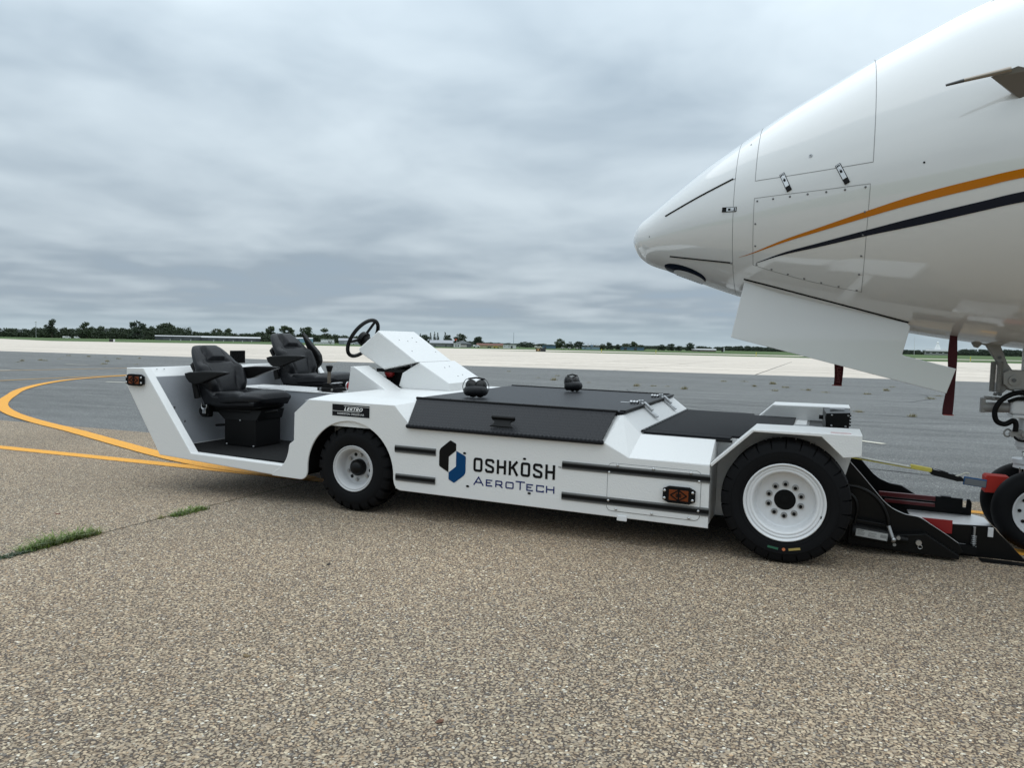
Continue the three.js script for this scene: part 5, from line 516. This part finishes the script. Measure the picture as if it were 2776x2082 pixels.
const orient = (g, x, y, rot, off = 0) => { const [a, n] = skinFrame(x, y), ux = V(1, 0, 0).addScaledVector(n, -n.x).normalize(), uy = n.clone().cross(ux); g.rotateZ(rot); g.applyMatrix4(new THREE.Matrix4().makeBasis(ux, uy, n)); return g.translate(a.x + n.x * off, a.y + n.y * off, a.z + n.z * off); };
function skinLatch(x, y, L, rot, label) { const g = grp('skin_latch', jet); const w = 0.017; part('recess', orient(box(-L / 2, L / 2, -w, w, 0, 0.002, 0.001), x, y, rot, 0.0005), black, g); part('lever', orient(merge([box(-L / 2 + 0.004, L / 2 - 0.035, -w + 0.004, w - 0.004, 0.002, 0.005, 0.002), box(-L / 2 + 0.012, -L / 2 + 0.04, -0.004, 0.004, 0.005, 0.008, 0.002)]), x, y, rot), M(0.62, 0.3, 0.9), g); part('hook', orient(merge([box(-L / 2 + 0.010, -L / 2 + 0.018, -0.010, 0.010, 0.0055, 0.008), box(-L / 2 + 0.045, -L / 2 + 0.062, -0.007, 0.007, 0.0052, 0.0075)]), x, y, rot), black, g); part('pad', orient(box(L / 2 - 0.033, L / 2 - 0.002, -w + 0.001, w - 0.001, 0.002, 0.007, 0.003), x, y, rot), black, g); return g; }
skinLatch(-0.133, 2.369, 0.136, -1.12); skinLatch(0.202, 2.379, 0.142, -1.08); skinLatch(-0.497, 2.232, 0.112, Math.PI - 0.06);
{ const p = part('key_lock', orient(merge([cyl(0.012, 0.012, 0.004, 20).rotateX(Math.PI / 2)]), 0.011, 2.522, 0, 0.001), M(0.35, 0.35, 0.9), jet); part('key_slot', orient(box(-0.006, 0.006, -0.002, 0.002, 0, 0.001), 0.011, 2.522, -0.6, 0.0035), black, p); }
for (const [x, y, r] of [[0.63, 2.392, 0.006], [-0.388, 2.698, 0.005], [-1.114, 2.104, 0.004]]) part('vent_hole', orient(cyl(r, r, 0.002, 14).rotateX(Math.PI / 2), x, y, 0, 0.0008), black, jet);
part('diverter_strip', skinLine([[-0.988, 2.245], [-0.74, 2.348], [-0.482, 2.447]], 0.0055, 40, 0.003), D(0.006, 0.5, 0.3), jet); part('diverter_strip', skinLine([[-0.946, 1.951], [-0.72, 1.916], [-0.485, 1.881]], 0.0055, 40, 0.003), D(0.006, 0.5, 0.3), jet);
for (const [x, y] of [[-0.476, 2.4485], [-0.479, 1.8795]]) part('strip_terminal', orient(cyl(0.007, 0.007, 0.006, 12).rotateX(Math.PI / 2), x, y, 0, 0.003), M(0.6, 0.3, 0.9), jet);
// landing light set into the chin
{ const g = grp('landing_light', jet, 'oval landing light window under the nose cone'), ring = (cx, cy, a, b, rot, off, n) => { const out = []; for (let i = 0; i < n; i++) { const t = i / n * 2 * Math.PI, u = Math.cos(t) * a, v = Math.sin(t) * b; out.push([cx + u * Math.cos(rot) - v * Math.sin(rot), cy + u * Math.sin(rot) + v * Math.cos(rot), off]); } return out; };
  const fan = (cx, cy, a, b, rot, off) => { const pos = [], idx = []; const R = 6, n = 56; const c0 = skin(cx, cy, off); pos.push(c0.x, c0.y, c0.z); for (let q = 1; q <= R; q++) for (const [x, y] of ring(cx, cy, a * q / R, b * q / R, rot, off, n)) { const [c, h] = sec(x), p = skin(x, Math.max(y, c - h * 0.995), off); pos.push(p.x, p.y, p.z); } for (let i = 0; i < n; i++) { idx.push(0, 1 + i, 1 + (i + 1) % n); for (let q = 1; q < R; q++) { const s = 1 + (q - 1) * n + i, e = 1 + (q - 1) * n + (i + 1) % n; idx.push(s, s + n, e, e, s + n, e + n); } } const f = new THREE.BufferGeometry(); f.setAttribute('position', new THREE.Float32BufferAttribute(pos, 3)); f.setIndex(idx); f.computeVertexNormals(); return f; };
  part('dark_surround', fan(-0.845, 1.836, 0.172, 0.043, -0.325, 0.002), jetNavy, g); part('reflector', fan(-0.815, 1.812, 0.128, 0.026, -0.33, 0.0045), M(0.85, 0.45, 0.0), g); const tabs = []; for (let k = 0; k < 11; k++) { const x = -0.915 + k * 0.019, y = 1.828 - k * 0.0063; const [c, h] = sec(x); tabs.push(orient(box(-0.006, 0.006, -0.006, 0.004, 0, 0.004, 0.002), x, Math.max(y, c - h * 0.985), -0.33, 0.005)); } part('lamp_row', tabs, darkSteel, g); part('lens', fan(-0.815, 1.812, 0.134, 0.029, -0.33, 0.0085), glass, g); }
// pitot probe
{ const g = grp('pitot_probe', jet, 'bare metal pitot probe on a swept mast'); part('tube_tip', rodBetween([0.69, 2.757, -0.04], [0.775, 2.775, -0.04], 0.0065, 0.010, 14), M(0.10, 0.35, 0.9), g); part('probe_tube', rodBetween([0.775, 2.775, -0.04], [0.99, 2.812, -0.04], 0.010, 0.015, 14), M([0.30, 0.26, 0.22], 0.35, 0.9), g); part('mast', hull([[0.90, 2.782, -0.045], [1.02, 2.824, -0.035], [1.10, 2.80, -0.045], [1.02, 2.72, -0.16], [1.25, 2.66, -0.20], [1.25, 2.78, -0.20], [1.10, 2.66, -0.17], [0.98, 2.79, -0.06]]), M([0.20, 0.19, 0.18], 0.45, 0.8), g); }
// windscreen above the frame
{ const pos = [], idx = [], nx = 16, ny = 14; for (let i = 0; i <= nx; i++) for (let j = 0; j <= ny; j++) { const x = 1.35 + i / nx * 0.85, [c, h, w] = sec(x), a = lerp(-0.9, 0.9, j / ny), o = 0.015; pos.push(x, c + (h + o) * Math.cos(a) * (0.99 + 0.03 * i / nx), CL + (w + o) * Math.sin(a)); } for (let i = 0; i < nx; i++) for (let j = 0; j < ny; j++) { const b = i * (ny + 1) + j; idx.push(b, b + 1, b + ny + 1, b + 1, b + ny + 2, b + ny + 1); } const f = new THREE.BufferGeometry(); f.setAttribute('position', new THREE.Float32BufferAttribute(pos, 3)); f.setIndex(idx); f.computeVertexNormals(); part('windscreen', f, P(0.012, 0.05, { side: THREE.DoubleSide }), jet); part('wiper', rodBetween([1.00, 3.63, -0.98], [1.45, 3.86, -0.95], 0.008), black, jet); }
// nose gear: doors, bay, brace, strut, wheels
both((sg, m) => { const s = new THREE.Shape(); s.moveTo(-0.391, 1.766); s.lineTo(0.645, 1.487); s.quadraticCurveTo(0.676, 1.475, 0.670, 1.445); s.lineTo(0.637, 1.285); s.quadraticCurveTo(0.634, 1.272, 0.648, 1.268); s.lineTo(0.952, 1.195); s.lineTo(0.906, 1.032); s.lineTo(-0.468, 1.358); s.closePath(); const g = extr(s, 0.011, -0.011, 0.004); g.translate(0, 0, m(-0.885)); const d = part('nose_gear_door', g, jetWhite, jet); part('door_hinge', [0.0, 0.45, 0.9].map((f) => rodBetween([lerp(-0.3, 0.55, f), lerp(1.742, 1.512, f) + 0.01, m(-0.905)], [lerp(-0.3, 0.55, f) + 0.06, lerp(1.742, 1.512, f) + 0.005, m(-0.905)], 0.012)), gearGrey, d); });
part('door_gap_shade', skinLine([[-0.395, 1.772], [0.14, 1.628], [0.66, 1.49]], 0.007, 50, 0.001), D(0.01, 0.8, 0.2), jet);  // black line laid on the skin as painted shade above the gear door
const gear = grp('nose_gear', jet, 'nose landing gear leg with twin wheels');
part('drag_brace', [extr((() => { const s = shapeOf([[1.077, 1.40], [1.23, 1.40], [1.294, 1.237], [1.345, 1.165], [1.345, 1.05], [1.30, 1.06], [1.262, 1.02], [1.245, 1.03], [1.262, 1.16], [1.235, 1.24], [1.19, 1.31], [1.165, 1.352], [1.14, 1.36], [1.118, 1.335], [1.098, 1.34], [1.082, 1.365]]); return s; })(), -1.185, -1.235, 0.006)], gearGrey, gear);
part('brace_joint', [extr([[1.266, 1.175], [1.30, 1.195], [1.55, 1.195], [1.55, 1.07], [1.313, 1.062], [1.272, 1.10]], -1.15, -1.27, 0.01), cyl(0.03, 0.03, 0.16, 20).rotateX(Math.PI / 2).translate(1.325, 1.125, -1.21)], M([0.30, 0.29, 0.27], 0.5), gear);
part('pivot_bolt', [cyl(0.012, 0.012, 0.02, 12).rotateX(Math.PI / 2).translate(1.325, 1.128, -1.125), cyl(0.010, 0.010, 0.06, 12).rotateX(Math.PI / 2).translate(1.245, 1.275, -1.20), ...[1.232, 1.258].map((x) => cyl(0.011, 0.011, 0.03, 12).rotateX(Math.PI / 2).translate(x, 1.028, -1.17))], darkSteel, gear);
for (const [x, z] of [[1.217, -1.20], [1.247, -1.165]]) { const pts = []; for (let i = 0; i <= 24 * 12; i++) { const a = i / 12 * 2 * Math.PI; pts.push([x + Math.cos(a) * 0.0155, 1.045 + i / (24 * 12) * 0.20, z + Math.sin(a) * 0.0155]); } part('return_spring', tube(pts, 0.0036, 24 * 12, 5), M([0.30, 0.29, 0.27], 0.45, 0.3), gear); }
part('steering_cylinder', [rodBetween([1.165, 0.935, -1.19], [1.40, 0.945, -1.19], 0.034, 0.034, 20), rodBetween([1.175, 1.0, -1.20], [1.30, 0.995, -1.20], 0.012), box(1.155, 1.18, 0.90, 1.0, -1.16, -1.22, 0.004), box(1.22, 1.235, 0.985, 1.01, -1.17, -1.22, 0.002)], gearGrey, gear);
part('gear_hose', [tube([[1.42, 1.05, -1.14], [1.33, 1.04, -1.13], [1.255, 0.985, -1.12], [1.228, 0.91, -1.12], [1.245, 0.85, -1.12], [1.29, 0.835, -1.12], [1.34, 0.862, -1.12], [1.352, 0.84, -1.12], [1.352, 0.79, -1.12]], 0.017, 70, 10), tube([[1.42, 1.005, -1.12], [1.36, 1.01, -1.12], [1.30, 0.985, -1.12]], 0.012, 30, 8), tube([[1.34, 0.77, -1.14], [1.37, 0.735, -1.12], [1.42, 0.735, -1.12], [1.45, 0.78, -1.12]], 0.008, 30, 8)], D(0.004, 0.5, 0.25), gear);
part('strut', [rodBetween([1.46, 1.55, CL], [1.46, 0.66, CL], 0.075, 0.075, 28), rodBetween([1.40, 1.50, CL], [1.40, 1.10, CL], 0.022, 0.022, 14), box(1.32, 1.60, 0.90, 1.0, -1.13, -1.29, 0.02), box(1.33, 1.42, 0.88, 0.90, -1.12, -1.30, 0.004), cyl(0.085, 0.085, 0.05, 28).translate(1.46, 0.72, CL)], gearWhite, gear);
part('torque_collar', [cyl(0.098, 0.098, 0.028, 30).translate(1.46, 0.588, CL), cyl(0.085, 0.09, 0.03, 30).translate(1.46, 0.558, CL), cyl(0.088, 0.088, 0.02, 30).translate(1.46, 0.694, CL)], gearWhite, gear);
part('lamp_bracket', [box(1.345, 1.40, 0.745, 0.80, -1.13, -1.2, 0.006), cyl(0.024, 0.024, 0.03, 18).rotateX(Math.PI / 2).translate(1.345, 0.772, -1.14), cyl(0.015, 0.015, 0.02, 16).rotateX(Math.PI / 2).translate(1.40, 0.775, -1.12), new THREE.TorusGeometry(0.024, 0.006, 8, 20).rotateY(0.4).translate(1.315, 0.775, -1.15)], gearGrey, gear);
part('gear_label', box(1.405, 1.43, 0.63, 0.655, -1.128, -1.13), smoothWhite, gear); part('piston', [rodBetween([1.46, 0.66, CL], [1.50, 0.29, CL], 0.045, 0.04, 24), rodBetween([1.40, 0.55, -1.15], [1.41, 0.40, -1.15], 0.007)], M(0.62, 0.2, 0.9), gear);
part('axle', rodBetween([1.495, 0.29, -0.92], [1.495, 0.29, -1.50], 0.03), darkSteel, gear);
for (const [z, fl] of [[-0.945, 0], [-1.475, 1]]) { const w = grp('nose_wheel', jet), q = (g) => { if (fl) g.rotateY(Math.PI); return g.translate(1.495, 0.29, z); };
  part('tyre', q(lathe([[0.155, -0.03], [0.165, -0.008], [0.19, 0.004], [0.225, 0.002], [0.25, -0.016], [0.264, -0.045], [0.268, -0.08], [0.264, -0.115], [0.25, -0.144], [0.225, -0.162], [0.19, -0.164], [0.155, -0.13]], 80)), rubber, w); part('rim', q(lathe([[0.155, -0.05], [0.163, -0.012], [0.163, -0.004], [0.158, -0.002], [0.152, -0.010], [0.14, -0.022], [0.125, -0.05], [0.08, -0.04], [0.05, -0.02], [0.0, -0.02]], 64)), M(0.55, 0.45), w); for (let k = 0; k < 10; k++) { const a = k / 10 * 6.2832; part('rim_hole', q(cyl(0.011, 0.011, 0.006, 14).rotateX(Math.PI / 2).translate(Math.cos(a) * 0.115, Math.sin(a) * 0.115, -0.044)), black, w); } }

// ---------------------------------------------------------------- loose things on and around the tug
const toWorld = (p) => V(...p).applyQuaternion(tilt);
function local(o, p, yaw = 0) { o.position.copy(toWorld(p)); o.quaternion.copy(tilt).multiply(new THREE.Quaternion().setFromAxisAngle(V(0, 1, 0), yaw)); return o; }
function earmuff(label, p, yaw) { const t = local(thing('ear_defender', label, 'ear defenders', [0, 0, 0], 0, 'ear defenders lying on the black lid'), p, yaw); t.scale.setScalar(1.12);
  const cup = (x, z, tx, tz) => { const c = part('ear_cup', new THREE.SphereGeometry(0.058, 26, 18).scale(0.78, 1.0, 0.66).rotateZ(tx).rotateX(tz).translate(x, 0.070, z), D(0.005, 0.22, 0.6), t); part('ear_cushion', new THREE.TorusGeometry(0.034, 0.014, 12, 28).scale(0.85, 1.15, 1).rotateZ(tx).rotateX(tz).translate(x, 0.054, z + 0.026), plastic, c); return c; };
  cup(-0.028, -0.035, 0.25, -0.25); cup(0.032, -0.03, -0.25, -0.25);
  const band = []; for (let i = 0; i <= 20; i++) { const a = Math.PI * (i / 20); band.push([Math.cos(a) * 0.054, 0.042 + 0.004 * Math.sin(a), -0.035 + Math.sin(a) * 0.062]); } const bg = tube(band, 0.034, 60, 14); bg.scale(1, 1.05, 1); part('headband', bg, vinyl, t);
  for (const s of [-1, 1]) part('wire_fork', tube([[s * 0.086, 0.04, -0.02], [s * 0.092, 0.08, -0.03], [s * 0.072, 0.122, -0.035], [s * 0.03, 0.135, -0.032]], 0.0028, 30, 6), M(0.14, 0.3, 0.9), t);
  part('pivot_bar', [rodBetween([-0.055, 0.130, -0.03], [0.005, 0.139, -0.03], 0.006), rodBetween([0.0, 0.138, -0.03], [0.062, 0.128, -0.03], 0.006)], plastic, t); return t; }
earmuff('black ear defenders at the front of the lid, by the white hood', [-2.34, 0.829, -0.60], 0.55);
earmuff('black ear defenders on the far edge of the lid', [-1.93, 0.829, -1.84], 1.15);
// warning streamers hanging from the belly
function streamer(label, x, z, y0, y1, w, seed, txt) { const r = rng(seed), pos = [], uv = [], idx = [], n = 30; for (let i = 0; i <= n; i++) { const f = i / n, y = lerp(y0, y1, f), wob = 0.008 * Math.sin(f * 6 + seed) * f + 0.012 * f, ww = w * (0.42 + 0.08 * f) * (1 - 0.18 * Math.sin(f * 5 + seed) ** 2); for (const s of [-1, 1]) { pos.push(x + s * ww + wob - 0.01 * f, y, z + 0.012 * Math.sin(f * 7 + s + seed) * f); uv.push((s + 1) / 2, 1 - f); } if (i) { const b = (i - 1) * 2; idx.push(b, b + 2, b + 1, b + 1, b + 2, b + 3); } }
  const g = new THREE.BufferGeometry(); g.setAttribute('position', new THREE.Float32BufferAttribute(pos, 3)); g.setAttribute('uv', new THREE.Float32BufferAttribute(uv, 2)); g.setIndex(idx); g.computeVertexNormals(); const back = g.clone(), bi = back.index.array; for (let i = 0; i < bi.length; i += 3) { const q = bi[i]; bi[i] = bi[i + 1]; bi[i + 1] = q; } back.computeVertexNormals(); back.translate(0, 0, -0.003);
  const t = thing('warning_streamer', label, 'streamer'); t.quaternion.copy(tilt); const m = txt ? new THREE.MeshStandardMaterial({ roughness: 0.9, map: txt }) : redCloth; part('ribbon_cloth', [g, back], m, t); part('hem', box(x - w * 0.5, x + w * 0.5, y1 - 0.003, y1 + 0.003, z - 0.004, z + 0.006), M([0.30, 0.06, 0.05], 0.9), t); part('clip', new THREE.TorusGeometry(0.012, 0.003, 6, 18).translate(x, y0 + 0.01, z), steel, t); return t; }
const flightTex = cv(128, 1024, (c, w, h) => { c.fillStyle = 'rgb(66,8,16)'; c.fillRect(0, 0, w, h); c.save(); c.translate(w / 2, h / 2); c.rotate(Math.PI / 2); c.fillStyle = 'rgb(112,66,66)'; c.font = 'bold 78px sans-serif'; c.textAlign = 'center'; c.fillText('REMOVE BEFORE FLIGHT', 30, 28, 900); c.restore(); });
streamer('short red warning streamer just below the gear door', 0.255, -1.21, 1.56, 1.033, 0.066, 3, flightTex);
streamer('long dark red streamer hanging between gear door and nose leg', 0.943, -1.0, 1.42, 0.882, 0.062, 5);
// tie-down strap from tug to nose leg
{ const t = thing('ratchet_strap', 'yellow and blue ratchet strap stretched from the tug to the nose leg', 'strap'); t.quaternion.copy(tilt); const Z = -1.15, ribbonBox = (a, b, w, h, m, name) => { const dx = b[0] - a[0], dy = b[1] - a[1], L = Math.hypot(dx, dy); return part(name, box(0, L, -h / 2, h / 2, -w / 2, w / 2, Math.min(h / 2.2, 0.003)).rotateZ(Math.atan2(dy, dx)).translate(a[0], a[1], Z), m, t); };
  ribbonBox([0.20, 0.557], [0.77, 0.492], 0.05, 0.007, whiteWeb, 'pale_webbing'); ribbonBox([0.20, 0.545], [0.90, 0.470], 0.046, 0.006, yellowWeb, 'yellow_webbing'); ribbonBox([0.755, 0.498], [0.885, 0.482], 0.054, 0.026, yellowWeb, 'yellow_sleeve');
  const rt = grp('ratchet', t); part('frame', [extr([[0.875, 0.468], [0.895, 0.492], [0.96, 0.480], [1.075, 0.448], [1.078, 0.428], [1.04, 0.424], [0.88, 0.455]], Z + 0.032, Z + 0.027, 0.001), extr([[0.875, 0.468], [0.895, 0.492], [0.96, 0.480], [1.075, 0.448], [1.078, 0.428], [1.04, 0.424], [0.88, 0.455]], Z - 0.027, Z - 0.032, 0.001)], black, rt); part('handle', hull([[0.895, 0.490, Z - 0.028], [0.895, 0.490, Z + 0.028], [1.06, 0.447, Z - 0.02], [1.06, 0.447, Z + 0.02], [0.92, 0.474, Z - 0.028], [0.92, 0.474, Z + 0.028], [1.05, 0.438, Z - 0.02], [1.05, 0.438, Z + 0.02]]), M(0.6, 0.35, 0.7), rt); part('hook', tube([[1.03, 0.452, Z], [1.06, 0.466, Z], [1.095, 0.483, Z], [1.112, 0.478, Z]], 0.006, 24, 8), whiteWeb, rt); part('spool', cyl(0.014, 0.014, 0.06, 14).rotateX(Math.PI / 2).translate(1.0, 0.458, Z), darkSteel, rt);
  ribbonBox([1.080, 0.431], [1.215, 0.420], 0.012, 0.056, blueWeb, 'blue_webbing'); ribbonBox([1.086, 0.428], [1.213, 0.417], 0.016, 0.044, greyWeb, 'grey_wear_pad');
  part('red_sleeve', [extr([[1.207, 0.466], [1.22, 0.479], [1.345, 0.477], [1.36, 0.368], [1.209, 0.362]], -1.15, -1.27, 0.004)], redBright, t); part('rear_hook', tube([[0.20, 0.55, Z], [0.12, 0.56, Z], [0.10, 0.53, Z]], 0.009, 16, 8), steel, t); }

renderer.render(scene, camera);
